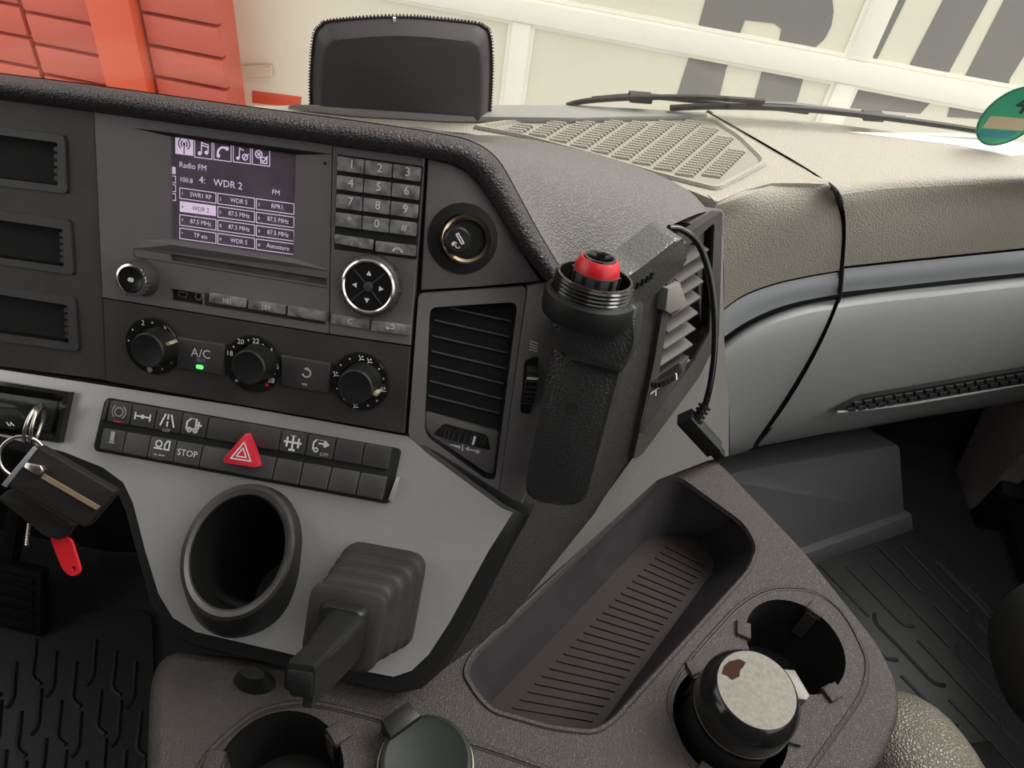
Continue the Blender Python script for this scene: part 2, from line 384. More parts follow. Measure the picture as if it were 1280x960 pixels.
# wipers outside the glass
def wiper(label, px, arm, r):
    t = thing('windscreen_wiper', label, 'wiper', WS, 'windscreen wipers resting at the base of the glass')
    p = [WS.l(x, y, -.022) for x, y in px]; link('blade', tube(spline(p, 5), r, 6), RUB, t)
    q = [WS.l(x, y, -.030) for x, y in arm]; link('arm', tube(spline(q, 5), r * 1.0, 6), BLACK, t)
    c = WS.l(*px[len(px) // 2], -.026); link('joint', boxm(c.x - .009, c.x + .009, c.y - .002, c.y + .003, -.030, -.020, .001), BLACK, t)
wiper('black wiper with its bent arm beside the speaker grille end of the glass', [(708, 132), (735, 126), (800, 122), (880, 122), (955, 127)], [(740, 124), (800, 120), (870, 126), (960, 134), (1010, 140)], .0022)
wiper('long black wiper running from the bonnet seam towards the green badge', [(838, 135), (900, 133), (1000, 136), (1090, 145), (1180, 157), (1250, 168)], [(900, 130), (980, 131), (1060, 140), (1130, 148)], .0026)

# green badge on the glass, white paper below it
ST = thing('emission_badge', 'round green emission badge with figure four stuck on the windscreen', 'sticker', WS)
c = WS.l(1265, 147, .0); rr = (WS.l(1300, 150) - WS.l(1229, 144)).length / 2
link('disc', prism(circ(c.x, c.y, rr, 40), -.002, -.0012), STICK, ST)
link('rim', plate(circ(c.x, c.y, rr, 40), [circ(c.x, c.y, rr * .955, 40)], -.0012, -.0008), mat('badge_dark', (.02, .1, .07), .5), ST)
text('figure_four', '4', rr * .95, c.x + rr * .12, c.y + rr * .42, -.0007, LINE, ST)
link('plate_field', prism([(c.x - rr * .72, c.y - rr * .42), (c.x + rr * .72, c.y - rr * .42), (c.x + rr * .72, c.y - rr * .02), (c.x - rr * .72, c.y - rr * .02)], -.0012, -.0009), mat('badge_field', (.5, .42, .26), .5), ST)
link('blue_strip', prism([(c.x - rr * .6, c.y - rr * .72), (c.x + rr * .45, c.y - rr * .72), (c.x + rr * .6, c.y - rr * .5), (c.x - rr * .68, c.y - rr * .5)], -.0012, -.0009), mat('badge_blue', (.02, .22, .28), .5), ST)
pp = DT.p2([(1090, 163), (1195, 172), (1290, 178), (1262, 192), (1180, 178)], .001)
pp = DT.p2([(1060, 164), (1200, 166), (1330, 186), (1264, 194), (1195, 180)], .002)
o = link('paper_sheet', prism(pp, .0005, .0015), PAPER); o.matrix_world = DT.M
tag(o, 'white paper sheet lying on the dashboard under the green badge', 'paper')

# ================================================================== DASHBOARD
DB = thing('dashboard', 'grey truck dashboard with padded black hood trim and passenger glove box', 'dashboard')
back = [fhit(x, y, -.006) for x, y in [(-120, 108), (120, 141), (532, 198), (575, 212), (600, 236), (640, 300), (680, 352), (655, 480), (616, 630), (512, 546), (330, 512), (-120, 446)]]
dl = [fhit(-165, 72, .0), fhit(-165, 102, .012), fhit(-165, 436, .0), fhit(-165, 436, .0) + Vector((0, .16, -.02)), fhit(-165, 72, 0) + Vector((0, .12, -.10))]
link('driver_side_dash', loft([dl, [p + Vector((-.75, .0, .0)) for p in dl]], True, True, True), PAD, DB)
link('carcass', loft([back, [p + Vector((0, .05, -.05)) for p in back]], True, True, True), GAP, DB)
# padded black roll
inn = [(-165, 101), (0, 125), (120, 141), (300, 166), (440, 186), (530, 198), (570, 207), (597, 228), (622, 265), (650, 312), (682, 352)]
out = [(-165, 69), (0, 91), (120, 106), (300, 131), (450, 151), (548, 166), (592, 177), (622, 198), (646, 238), (673, 288), (708, 346)]
def rowpx(a, b, t, w):
    return [(fhit(x0 + (x1 - x0) * t, y0 + (y1 - y0) * t, w)) for (x0, y0), (x1, y1) in zip(a, b)]
rows = [rowpx(inn, out, 0, -.006), rowpx(inn, out, .0, .003), rowpx(inn, out, .10, .010), rowpx(inn, out, .4, .0155), rowpx(inn, out, .75, .014), rowpx(inn, out, .97, .006), rowpx(inn, out, 1.0, -.004)]
rows = [spline(r, 6) for r in rows]
o = link('padded_trim', loft(rows, False), PAD, DB); sm = o.modifiers.new('smooth', 'SUBSURF'); sm.levels = sm.render_levels = 2
# hood skin from the roll down to the dash top
Brow = []
bpx = {4: (500, 158), 5: (575, 160), 6: (650, 167), 7: (742, 190), 8: (818, 211), 9: (868, 231), 10: (896, 256)}
for i, (x, y) in enumerate(out):
    A = fhit(x, y, -.002); Brow.append(DT.hit(*bpx[i], .001) if i in bpx else A + Vector((0.02, .09, -.10)))
A0 = [fhit(x, y, .003) for x, y in out]; A1 = [fhit(x, y, -.008) for x, y in out]
mid = []
for i, (a, b) in enumerate(zip(A1, Brow)):
    up = {4: -.006, 5: -.014, 6: -.004, 7: .006, 8: .010, 9: .010}.get(i, .002)
    mid.append([a.lerp(b, .12) + UP * up * .35, a.lerp(b, .35) + UP * up * .8, a.lerp(b, .7) + UP * up * .7])
rows = [A0, A1] + [[m_[k] for m_ in mid] for k in range(3)] + [Brow, [b - UP * .02 for b in Brow]]
rows = [spline(r, 5) for r in rows]
o = link('hood', loft(rows, False), HOOD, DB); sm = o.modifiers.new('smooth', 'SUBSURF'); sm.levels = sm.render_levels = 2
# dash top slab
tp = [(w_l.x, w_l.y - .12), (w_l.x, w_l.y), (w_k.x, w_k.y)] + DT.p2([(380, 131.5), (720, 133.5), (884, 141), (925, 163), (966, 188), (1005, 210), (1034, 230), (1005, 229), (965, 229), (930, 238), (897, 252), (868, 240), (818, 222), (742, 200), (650, 178), (580, 166), (480, 158), (300, 145)])
gro = DT.p2([(560, 152), (700, 149), (840, 147), (888, 149), (915, 163), (945, 185), (962, 203), (948, 218), (908, 238), (880, 246), (800, 230), (700, 205), (600, 178)])
o = link('dash_top', plate(tp, [], -.03, 0), DTOP, DB); o.matrix_world = DT.M
# raised edge round the speaker grille
gr2 = rpoly(DT.p2([(585, 160), (660, 150), (842, 148), (893, 150), (928, 172), (962, 205), (898, 240), (820, 220), (740, 196), (650, 172)]), .008)
gi = [(cen(gr2)[0] + (x - cen(gr2)[0]) * .93, cen(gr2)[1] + (y - cen(gr2)[1]) * .93) for x, y in gr2]
SG = link('speaker_grille', plate(gi, [], -.002, .0006), mat('grille_skin', (.27, .25, .205), .6), DB); SG.parent = DB; SG.matrix_local = DT.M
gc = cen(gr2)
o = link('grille_border', loft([[(x, y, .0004) for x, y in gr2], [(gc[0] + (x - gc[0]) * .985, gc[1] + (y - gc[1]) * .985, .0028) for x, y in gr2], [(gc[0] + (x - gc[0]) * .95, gc[1] + (y - gc[1]) * .95, .0028) for x, y in gr2], [(x, y, .0004) for x, y in gi]], True), DTOP, DB); o.matrix_world = DT.M
# louvres in slanting columns
def inside(p, poly):
    c = False; x, y = p
    for i in range(len(poly)):
        (x0, y0), (x1, y1) = poly[i - 1], poly[i]
        if (y0 > y) != (y1 > y) and x < (x1 - x0) * (y - y0) / (y1 - y0) + x0: c = not c
    return c
a_, b_ = Vector(DT.p2([(720, 190)])[0]), Vector(DT.p2([(748, 194)])[0]); ld = (b_ - a_).normalized(); lp = Vector((-ld.y, ld.x))
lv = [(-.0065, -.0009), (.0065, -.0009), (.0065, .0009), (-.0065, .0009)]
lme = prism([tuple(ld * x + lp * y) for x, y in lv], 0, .0022, .0006, 1)
cnt = 0; ctr = Vector(gc); gsh = [(gc[0] + (x - gc[0]) * .88, gc[1] + (y - gc[1]) * .86) for x, y in gr2]
for ci in range(-12, 13):
    for k in range(-22, 23):
        p = ctr + ld * (ci * .0175 + k * .0024) + lp * (k * .0042)
        if inside(p, gsh) and inside(p + ld * .006, gsh) and inside(p - ld * .006, gsh) and cnt < 300:
            cnt += 1; link('louvre', lme, DTOP, SG, (p.x, p.y, .0006), smooth=0)
# cowl strip at the foot of the glass
cw = DT.p2([(360, 131), (720, 133), (884, 141), (884, 144), (720, 149), (560, 147), (440, 140)], .004)
o = link('cowl_strip', prism(cw, .001, .005, .002), mat('cowl_grey', (.22, .215, .2), .5), DB); o.matrix_world = DT.M
# passenger face: centre part and airbag cover
def surf(name, rows, mt, lv=2, n=4, th=.004):
    rows = [spline(r, n) for r in rows]; o = link(name, loft(rows, False), mt, DB)
    s_ = o.modifiers.new('smooth', 'SUBSURF'); s_.levels = s_.render_levels = lv; s_.boundary_smooth = 'PRESERVE_CORNERS'; return o
hd = lambda pts, w=0: [DT.hit(x, y, w) for x, y in pts]
hu = lambda pts, w=0: [FRU.hit(x, y, w) for x, y in pts]
hl = lambda pts, w=0: [FRL.hit(x, y, w) for x, y in pts]
surf('centre_face', [hd([(884, 243), (918, 229), (958, 213), (1000, 214), (1030, 224)], .0002), hd([(890, 248), (922, 236), (962, 219), (1004, 219), (1036, 229)], .0008), hd([(898, 256), (926, 246), (964, 232), (1007, 231), (1041, 237)], -.001),
                     hu([(899, 268), (927, 262), (966, 253), (1008, 254), (1051, 268)], -.001), hu([(899, 290), (927, 285), (966, 280), (1008, 280), (1053, 290)], .001),
                     hu([(897, 340), (925, 330), (965, 320), (1008, 318), (1051, 320)], .0), hu([(893, 396), (925, 371), (965, 355), (1008, 345), (1049, 338)], -.002)], DTOP)
surf('airbag_cover', [hd([(889, 141), (1010, 151), (1130, 167), (1280, 193), (1420, 217)], .001), hd([(972, 188), (1070, 186), (1165, 192), (1280, 207), (1420, 222)], .002),
                      hd([(1036, 226), (1090, 220), (1175, 216), (1280, 219), (1420, 226)], .001), hd([(1050, 243), (1095, 236), (1180, 231), (1280, 228), (1420, 231)], -.004),
                      hu([(1057, 264), (1110, 259), (1190, 252), (1280, 243), (1420, 229)], .003), hu([(1058, 295), (1110, 290), (1190, 282), (1280, 272), (1420, 258)], .003), hu([(1055, 333), (1110, 327), (1190, 319), (1280, 310), (1420, 296)], 0)], DTOP)
# rounded return between the side trim and the passenger face
rt = [SI.hit(897, 262, -.006), SI.hit(905, 330, -.006), SI.hit(905, 420, -.006), SI.hit(911, 500, -.006), SI.hit(912, 572, -.006)]
rt2 = [FRU.hit(899, 268, -.001), FRU.hit(897, 340, -.001), FRL.hit(901, 436, .003), FRL.hit(907, 530, .005), FRL.hit(911, 566, -.004)]
surf('corner_return', [rt, [a.lerp(b, .5) for a, b in zip(rt, rt2)], rt2], mat('side_trim_grey', (.135, .128, .123), .55, bump=('leather', 600, .3, .0004)))
# dark seam between them
seam = [DT.hit(x, y, -.0022) for x, y in ((884, 140), (925, 162), (968, 187), (1008, 211), (1036, 231), (1047, 243))] + [FRU.hit(x, y, -.002) for x, y in ((1054, 264), (1056, 292), (1053, 330), (1050, 366))] + [FRL.hit(x, y, -.001) for x, y in ((1047, 378), (1036, 410), (1011, 463), (976, 518), (944, 557))]
link('seam_gasket', tube(spline(seam, 5), .0019, 8), GAP, DB)
# trim band and glove box
surf('trim_band', [hu([(893, 398), (925, 373), (965, 357), (1008, 347), (1049, 340)], -.004), hu([(897, 410), (928, 388), (967, 372), (1008, 362), (1049, 356)], -.001), hu([(901, 424), (930, 404), (968, 386), (1008, 375), (1048, 368)], -.006)], BAND)
surf('trim_band', [hu([(1053, 336), (1110, 330), (1190, 322), (1280, 313), (1420, 299)], -.003), hu([(1053, 352), (1110, 345), (1190, 338), (1280, 328), (1420, 314)], 0), hu([(1052, 365), (1110, 359), (1190, 350), (1280, 341), (1420, 327)], -.005)], BAND)
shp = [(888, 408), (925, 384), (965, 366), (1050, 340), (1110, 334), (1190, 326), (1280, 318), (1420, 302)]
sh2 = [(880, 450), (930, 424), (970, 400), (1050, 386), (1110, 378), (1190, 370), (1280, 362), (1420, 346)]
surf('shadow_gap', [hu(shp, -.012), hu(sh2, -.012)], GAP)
surf('lower_cover', [hu([(902, 430), (931, 410), (969, 392), (1008, 380), (1045, 374)], -.012), hl([(901, 436), (931, 416), (969, 398), (1008, 386), (1043, 380)], .004), hl([(903, 470), (930, 452), (962, 438), (998, 430), (1025, 425)], .010),
                     hl([(907, 530), (925, 520), (945, 512), (965, 505), (981, 500)], .006), hl([(911, 566), (920, 564), (928, 562), (935, 560), (941, 556)], -.004), hl([(911, 570), (920, 568), (928, 566), (935, 564), (941, 560)], -.03)], DLOW)
GBX = surf('glove_box_door', [hu([(1051, 372), (1110, 364), (1190, 356), (1280, 346), (1420, 332)], -.012), hl([(1049, 378), (1110, 369), (1190, 361), (1280, 351), (1420, 337)], .006), hl([(1030, 426), (1100, 420), (1190, 408), (1280, 396), (1420, 380)], .012),
                        hl([(988, 502), (1070, 490), (1180, 470), (1280, 452), (1420, 430)], .009), hl([(950, 551), (1060, 531), (1175, 511), (1280, 495), (1420, 474)], -.002), hl([(948, 558), (1060, 538), (1175, 518), (1280, 502), (1420, 480)], -.025)], DLOW)
# slot with two rows of louvres in the glove box door
so_ = FRL.p2([(1046, 514), (1078, 497), (1300, 458), (1420, 440), (1420, 458), (1300, 476)], .0125)
o = link('slot_lip', loft([[(x, y, .0085) for x, y in so_], [(x, y, .0135) for x, y in so_]], True, True, True), GAP, DB); o.matrix_world = FRL.M
VS = o
for r_ in range(2):
    for k in range(26):
        t = k / 26; x0 = 1068 + 330 * t - r_ * 8; y0 = 503 - 57 * t + r_ * 7.5
        q = FRL.p2([(x0, y0), (x0 + 9, y0 - 1.6), (x0 + 9, y0 + 3), (x0, y0 + 4.6)], .014); link('louvre', prism(q, .0128, .0150), SWM, VS, smooth=0)
ledge = [FRL.l(x, y, .0135) for x, y in ((1046, 515), (1120, 507), (1200, 494), (1300, 477), (1420, 459))]
o = link('slot_ledge', tube(spline(ledge, 4), .0016, 6), DLOW, DB); o.matrix_world = FRL.M
# underside of the dash
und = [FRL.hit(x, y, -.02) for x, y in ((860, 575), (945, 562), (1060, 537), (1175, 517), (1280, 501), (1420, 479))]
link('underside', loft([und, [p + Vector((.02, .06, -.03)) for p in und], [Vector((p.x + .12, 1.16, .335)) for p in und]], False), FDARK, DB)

# ================================================================== STORAGE PANEL (three open slots)
SP = thing('storage_panel', 'black dashboard panel with three open rectangular storage slots', 'storage panel', FA)
XL = -150
slots = [dict(o=[(XL, 138), (85, 170), (88, 242), (XL, 214)], i=[(XL + 12, 150), (76, 178.5), (76.5, 232), (XL + 12, 205)]),
         dict(o=[(XL, 242), (91.5, 275), (96, 343), (XL, 307)], i=[(XL + 12, 254), (82.5, 286), (84, 333), (XL + 12, 302)]),
         dict(o=[(XL, 334), (97, 371), (102, 438), (XL, 405)], i=[(XL + 12, 345), (88, 380.5), (90, 428), (XL + 12, 397)])]
face = FA.p2([(XL - 10, 104), (119.5, 140.5), (134.5, 474), (XL - 10, 436)])
link('faceplate', plate(face, [FA.p2(s['o']) for s in slots], -.004, .0015), DARKF, SP)
for s in slots:
    po, pi = FA.p2(s['o']), FA.p2(s['i'])
    bz = link('slot_frame', plate(rpoly(po, .0025, 3), [rpoly(pi, .001, 2)], -.003, .0028), SWM, SP)
    rings = [[(x, y, .001) for x, y in pi], [(x, y, -.055) for x, y in pi]]
    link('pocket', loft(rings, True, False, True), BLACK, SP)
    tr, br = Vector(pi[1]), Vector(pi[2])
    for k in range(5):
        p = tr.lerp(br, .16 + .17 * k); link('notch', boxm(p.x - .0035, p.x + .0004, p.y - .0012, p.y + .0012, -.006, .0008), SWM, bz, smooth=0)
    p = tr.lerp(br, .5)
    link('catch', prism(circ(p.x - .014, p.y, .004, 16), -.0555, -.053), BLACK, bz)

# ================================================================== RADIO
RA = thing('car_radio', 'grey truck radio with purple lit display, number keypad and chrome knobs', 'radio', FA)
scq = [(215.5, 170.5), (370, 193), (366.5, 322), (216.5, 299)]
rface = FA.p2([(122.5, 141), (417.5, 182), (413, 415.5), (132.5, 370.5)])
usb = FA.p2([(216, 359.5), (256.5, 366), (256.5, 381), (216, 374.5)])
cds = FA.p2([(217, 317), (411, 348), (411, 356), (217, 325)])
link('faceplate', plate(rface, [FA.p2([(212.5, 170), (370, 193), (366.5, 322), (213.5, 298.5)], .003), usb, rpoly(cds, .001, 3)], -.002, .003), FASC, RA)
kface = FA.p2([(418.3, 182), (532, 197.5), (514.5, 430.5), (413.8, 416)])
link('keypad_plate', prism(kface, -.002, .003, .0004, 1), FASC, RA)
# top wedge, blackened to stand in for shadow, and lower ledge of the display
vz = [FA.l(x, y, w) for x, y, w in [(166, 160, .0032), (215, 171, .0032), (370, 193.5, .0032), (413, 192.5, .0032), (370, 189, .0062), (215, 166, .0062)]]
link('display_shadow_wedge', pyd([tuple(v) for v in vz], [(0, 1, 5), (1, 2, 4, 5), (2, 3, 4), (0, 5, 4, 3)]), GAP, RA)
vz = [FA.l(x, y, w) for x, y, w in [(172, 299, .0032), (215, 299.5, .0032), (367, 322.5, .0032), (409, 336, .0032), (366, 329, .0058), (216, 306, .0058), (172, 310, .0034), (409, 338, .0034)]]
link('display_ledge', pyd([tuple(v) for v in vz], [(0, 1, 5), (1, 2, 4, 5), (2, 3, 4), (0, 5, 6), (6, 5, 4, 7), (4, 3, 7)]), FASC, RA, smooth=20)
SCR = link('display', prism(FA.p2([(209, 167.5), (373, 191), (369.5, 325), (210, 300.5)]), -.004, .0008), LCD, RA)
def sx(p): return FA.p2([(200 + x / 5.645, 160 + y / 5.645) for x, y in p], .001)
PW = .00042
W_ = .00105
def sbox(p): q = sx(p); return q + [q[0]]
tabs = [(245, 80, 205), (380, 97, 222), (517, 113, 238), (652, 130, 255)]
ln = [sbox([(x, a), (x + 122, a + 17), (x + 122, b + 16), (x, b)]) for x, a, b in tabs]
colx = [(140, 395, 422), (408, 668, 460), (680, 945, 499)]
fills = [sx([(108, 66), (235, 82), (235, 197), (108, 181)]), sx([(140, 515), (395, 549), (395, 622), (140, 590)]), sx([(80, 272), (110, 276), (110, 326), (80, 322)])]
for c_, (x0, x1, y0) in enumerate(colx):
    dy = 36
    for r_ in range(4):
        if (c_, r_) == (0, 1): continue
        y = y0 + r_ * 94.5; ln.append(sbox([(x0, y), (x1, y + dy), (x1, y + dy + 74), (x0, y + 74)]))
for k in range(3): y = 338 + 62 * k; ln.append(sx([(85, y), (110, y + 3), (110, y + 50), (85, y + 47)]))
link('display_lines', strokes(ln, PW, W_, fills), LCDT, SCR, smooth=0)
def stext(s, x, y, h, al='LEFT', mt=LCDT, sxx=1.0):
    p = sx([(x, y)])[0]; return text('display_text', s, h / 5.645 * PX / .72, p[0], p[1], W_ + .0001, mt, SCR, al, sxx)
stext('Radio FM', 135, 258, 38); stext('100.8', 138, 362, 32); stext('4:', 276, 366, 48); stext('WDR 2', 378, 384, 48); stext('FM', 790, 452, 34)
names = [['SWR1 RP', 'WDR 2', '87.5 MHz', 'TP ein'], ['WDR 5', '87.5 MHz', '87.5 MHz', 'WDR 5'], ['RPR1.', '87.5 MHz', '87.5 MHz', 'Autostore']]
nums = [['1', '4', '7', '*'], ['2', '5', '8', '0'], ['3', '6', '9', '#']]
for c_, (x0, x1, y0) in enumerate(colx):
    for r_ in range(4):
        y = y0 + r_ * 94.5; mt = LINE if (c_, r_) == (0, 1) else LCDT
        stext(names[c_][r_], (x0 + x1) / 2 + 20, y + 58, 32, 'CENTER', mt, .9); stext(nums[c_][r_], x0 + 12, y + 40, 22, 'LEFT', mt)
def icon(name, parent, c, s, lines, w, mt, wd=.12, fills=(), rot=0):
    cr, sr = math.cos(rot), math.sin(rot); f = lambda p: (c[0] + (p[0] * cr - p[1] * sr) * s, c[1] + (p[0] * sr + p[1] * cr) * s)
    return link(name, strokes([[f(p) for p in l] for l in lines], wd * s, w, [[f(p) for p in q] for q in fills]), mt, parent, smooth=0)
def arc(cx, cy, r, a0, a1, n=10): return [(cx + r * math.cos(math.radians(a0 + (a1 - a0) * i / n)), cy + r * math.sin(math.radians(a0 + (a1 - a0) * i / n))) for i in range(n + 1)]
NOTE = dict(lines=[[(-.2, -.5), (-.2, .8), (.7, .6), (.7, -.3)], [(-.2, .5), (.7, .3)]], fills=[circ(-.42, -.55, .26, 10), circ(.48, -.35, .26, 10)])
PHONE = dict(lines=[arc(.2, -.3, .8, 60, 200)], fills=[circ(.6, .4, .26, 8), circ(-.52, -.6, .26, 8)])
ip = sx([(172, 130), (303, 150), (440, 165), (577, 185), (712, 205)]); s5 = .0042
icon('tab_icon', SCR, ip[0], s5, [[(0, -.9), (0, .3)], arc(0, .3, .4, -50, 50), arc(0, .3, .4, 130, 230), arc(0, .3, .75, -50, 50), arc(0, .3, .75, 130, 230)], W_ + .0002, LINE, .14, [circ(0, .3, .18, 8)])
icon('tab_icon', SCR, ip[1], s5, NOTE['lines'], W_, LCDT, .14, NOTE['fills'])
icon('tab_icon', SCR, ip[2], s5, PHONE['lines'], W_, LCDT, .26, PHONE['fills'])
icon('tab_icon', SCR, ip[3], s5, [[(-.3, -.5), (-.3, .7), (.2, .5)], arc(.45, -.3, .35, 0, 360), [(.3, -.5), (.5, -.2), (.9, .1)]], W_, LCDT, .14, [circ(-.5, -.55, .22, 8)])
icon('tab_icon', SCR, ip[4], s5, [arc(-.3, .3, .45, 0, 360), [(-.5, .5), (-.1, .1)], [(-.5, .1), (-.1, .5)], [(0, -.7), (.8, -.7), (.8, .0), (0, 0), (0, -.7)], [(.1, -.3), (.35, -.55), (.9, .2)]], W_, LCDT, .14)
# small parts of the radio face
p = FA.p2([(409, 204.5)])[0]; link('microphone_hole', prism(circ(*p, .0009, 12), .003, .0032), GAP, RA)
link('disc_slot', prism(rpoly([(x, y) for x, y in cds], .001, 3), -.003, .0012), DUST, RA)
so2 = FA.p2([(172, 310), (216, 316.5), (411, 347.5)]); so3 = FA.p2([(172, 320), (217, 327.5), (411, 359)])
link('slot_groove', strokes([so2 + [so2[-1]], [so2[0], so3[0]], so3], .0004, .0031), LINE, RA, smooth=0)
link('socket_recess', prism(usb, -.004, -.0005), GAP, RA)
p = FA.p2([(229, 368)], 0)[0]
icon('usb_port', RA, p, .0028, [[(-.95, .45), (.95, .45), (.95, -.1), (.6, -.5), (-.6, -.5), (-.95, -.1), (-.95, .45)]], .0002, CHROME, .2)
p = FA.p2([(249.5, 370)], 0)[0]
link('aux_socket', lathe([(.0014, -.001), (.0014, .001), (.0025, .001), (.0027, -.001)], 24, p), CHROME, RA)
def key(parent, q, mt, w0, w1, name='key', bev=.0005, r=.0006):
    return link(name, prism(rpoly(q, r, 2), w0, w1, bev, 2), mt, parent)
mk = [[(262, 366.6), (307.6, 373.9), (307.2, 384.8), (261.4, 378)], [(310.6, 374.6), (356.4, 382), (356, 393.2), (310, 386)], [(360, 382.5), (406.8, 389.7), (406.4, 402), (359.3, 394.3)]]
bg = FA.p2([(260, 365), (409, 389), (408.5, 404.5), (259.5, 380.5)]); link('key_well', prism(bg, .003, .0033), LINE, RA)
for k, q in enumerate(mk):
    q = FA.p2(q, .005); K = key(RA, q, KEYM, .003, .0055); c = cen(q)
    if k < 2:
        sg = -1 if k == 0 else 1
        icon('key_symbol', K, c, .0022, [[(sg * .95, .6), (sg * .95, -.6)]] + [[(sg * (-1 + d), .6), (sg * d, 0), (sg * (-1 + d), -.6), (sg * (-1 + d), .6)] for d in (0, .85)], .0057, WHITE, .14)
    else:
        text('key_symbol', 'C', .0036, c[0] - .004, c[1], .0057, GREYP, K)
        icon('key_symbol', K, (c[0] + .004, c[1]), .0017, [[(-.9, -.5), (0, .8), (.9, -.5), (-.9, -.5)]], .0057, GREYP, .2)
# keypad
kq = FA.p2([(421.5, 194), (526.8, 208.8), (520, 300), (418.5, 287)], .005)
link('key_well', prism([tuple(bil(kq, s, t)) for s, t in ((-.01, -.015), (1.01, -.015), (1.012, 1.28), (-.012, 1.28))], .003, .0032), GAP, RA)
for r_ in range(4):
    for c_ in range(3):
        q = quad(kq, c_ / 3 + .008, (c_ + 1) / 3 - .008, r_ / 4 + .01, (r_ + 1) / 4 - .05); K = key(RA, q, KEYM, .003, .0058)
        t = [['1', '2', '3'], ['4', '5', '6'], ['7', '8', '9'], ['*', '0', '#']][r_][c_]; c = cen(q)
        text('key_digit', t, .0062 if t not in '*#' else .005, c[0] + .0008, c[1] + .0004, .006, WHITE, K)
for j, q in enumerate([[(418.7, 292.5), (466.3, 299.8), (466, 312.5), (418.5, 304)], [(469.7, 301), (519.5, 307.2), (518.8, 320.5), (469.3, 314)]]):
    q = FA.p2(q, .005); K = key(RA, q, KEYM, .003, .0058); c = cen(q); c = (c[0] + .0015, c[1] - .0004)
    icon('key_symbol', K, c, .0026, [arc(0, -.7, 1, 25, 155)], .006, WHITE if j else GREYP, .45)
for j, q in enumerate([[(414.8, 392), (462, 399.5), (461.2, 412), (414.3, 404.2)], [(464.3, 400.3), (512, 407.3), (511, 419.3), (463.8, 413.3)]]):
    q = FA.p2(q, .005); K = key(RA, q, KEYM, .003, .0055); c = cen(q)
    if j == 0: text('key_symbol', 'C', .0042, c[0], c[1], .0057, WHITE, K)
    else: icon('key_symbol', K, c, .0024, [[(-.9, 0), (.9, 0), (.9, .8), (.2, .8)]], .0057, WHITE, .2, [[(-1.1, 0), (-.4, .5), (-.4, -.5)]])
# navigation wheel
NW = FA.l(460, 358.5, .011); cx, cy = NW.x, NW.y; R0 = .0142
nv = link('navigation_wheel', lathe([(R0 * 1.16, .003), (R0 * 1.16, .0085), (R0 * 1.1, .0100), (R0 * 1.03, .0104), (R0 * .98, .0100)], 48, (cx, cy)), SWM, RA)
link('chrome_rim', lathe([(R0 * 1.04, .0101), (R0 * 1.035, .0112), (R0 * .96, .0118), (R0 * .90, .0112), (R0 * .90, .009)], 48, (cx, cy)), CHROME, nv)
link('dial_pad', lathe([(R0 * .9, .0095), (R0 * .86, .0112), (R0 * .55, .0108), (R0 * .24, .0104), (.0001, .0104)], 48, (cx, cy)), GLOSS, nv)
link('centre_button', prism(circ(cx, cy, R0 * .2, 6), .0103, .0112, .0003), SWM, nv)
for k in range(4):
    a = math.pi / 4 + k * math.pi / 2
    link('divider', prism([(cx + math.cos(a) * r + dx * math.sin(a) * .0003, cy + math.sin(a) * r - dx * math.cos(a) * .0003) for r, dx in ((R0 * .22, -1), (R0 * .85, -1), (R0 * .85, 1), (R0 * .22, 1))], .0100, .01135), SWM, nv, smooth=0)
    a = k * math.pi / 2; d = Vector((math.cos(a), math.sin(a))); e = Vector((-d.y, d.x)); o_ = Vector((cx, cy)) + d * R0 * .5
    link('arrow', strokes([], .1, .0113, [[tuple(o_ + d * .0016), tuple(o_ + e * .0014 - d * .001), tuple(o_ - e * .0014 - d * .001)]]), WHITE, nv, smooth=0)
for k in range(18):
    a = 2 * math.pi * k / 18; d = Vector((math.cos(a), math.sin(a))); c = Vector((cx, cy)) + d * R0 * 1.16
    link('grip_rib', prism(circ(c.x, c.y, .0007, 6), .004, .0088), CHROME if k % 3 == 0 else SWM, nv, smooth=0)
# volume knob
VK = FA.l(164, 349.5, .013); cx, cy = VK.x, VK.y; R1 = .0088
vk = link('volume_knob', lathe([(R1 * 1.2, .003), (R1 * 1.15, .006), (R1 * 1.08, .010), (R1 * .98, .0128), (R1 * .9, .0132)], 40, (cx, cy)), SWM, RA)
link('chrome_rim', lathe([(R1 * 1.02, .0122), (R1 * .98, .0135), (R1 * .84, .0138), (R1 * .8, .0125)], 40, (cx, cy)), CHROME, vk)
link('knob_cap', lathe([(R1 * .81, .012), (R1 * .76, .0134), (R1 * .4, .0130), (.0001, .0128)], 32, (cx, cy)), GLOSS, vk)
icon('power_mark', vk, (cx, cy), .002, [], .0134, WHITE, .1, [[(-.9, -.5), (.5, -.7), (.9, -.2), (.8, .5), (-.4, .6), (-.9, .2)]])
for k in range(24):
    a = 2 * math.pi * k / 24; c = Vector((cx, cy)) + Vector((math.cos(a), math.sin(a))) * R1 * 1.02
    link('grip_rib', prism(circ(c.x, c.y, .0006, 6), .010, .0131), CHROME, vk, smooth=0)

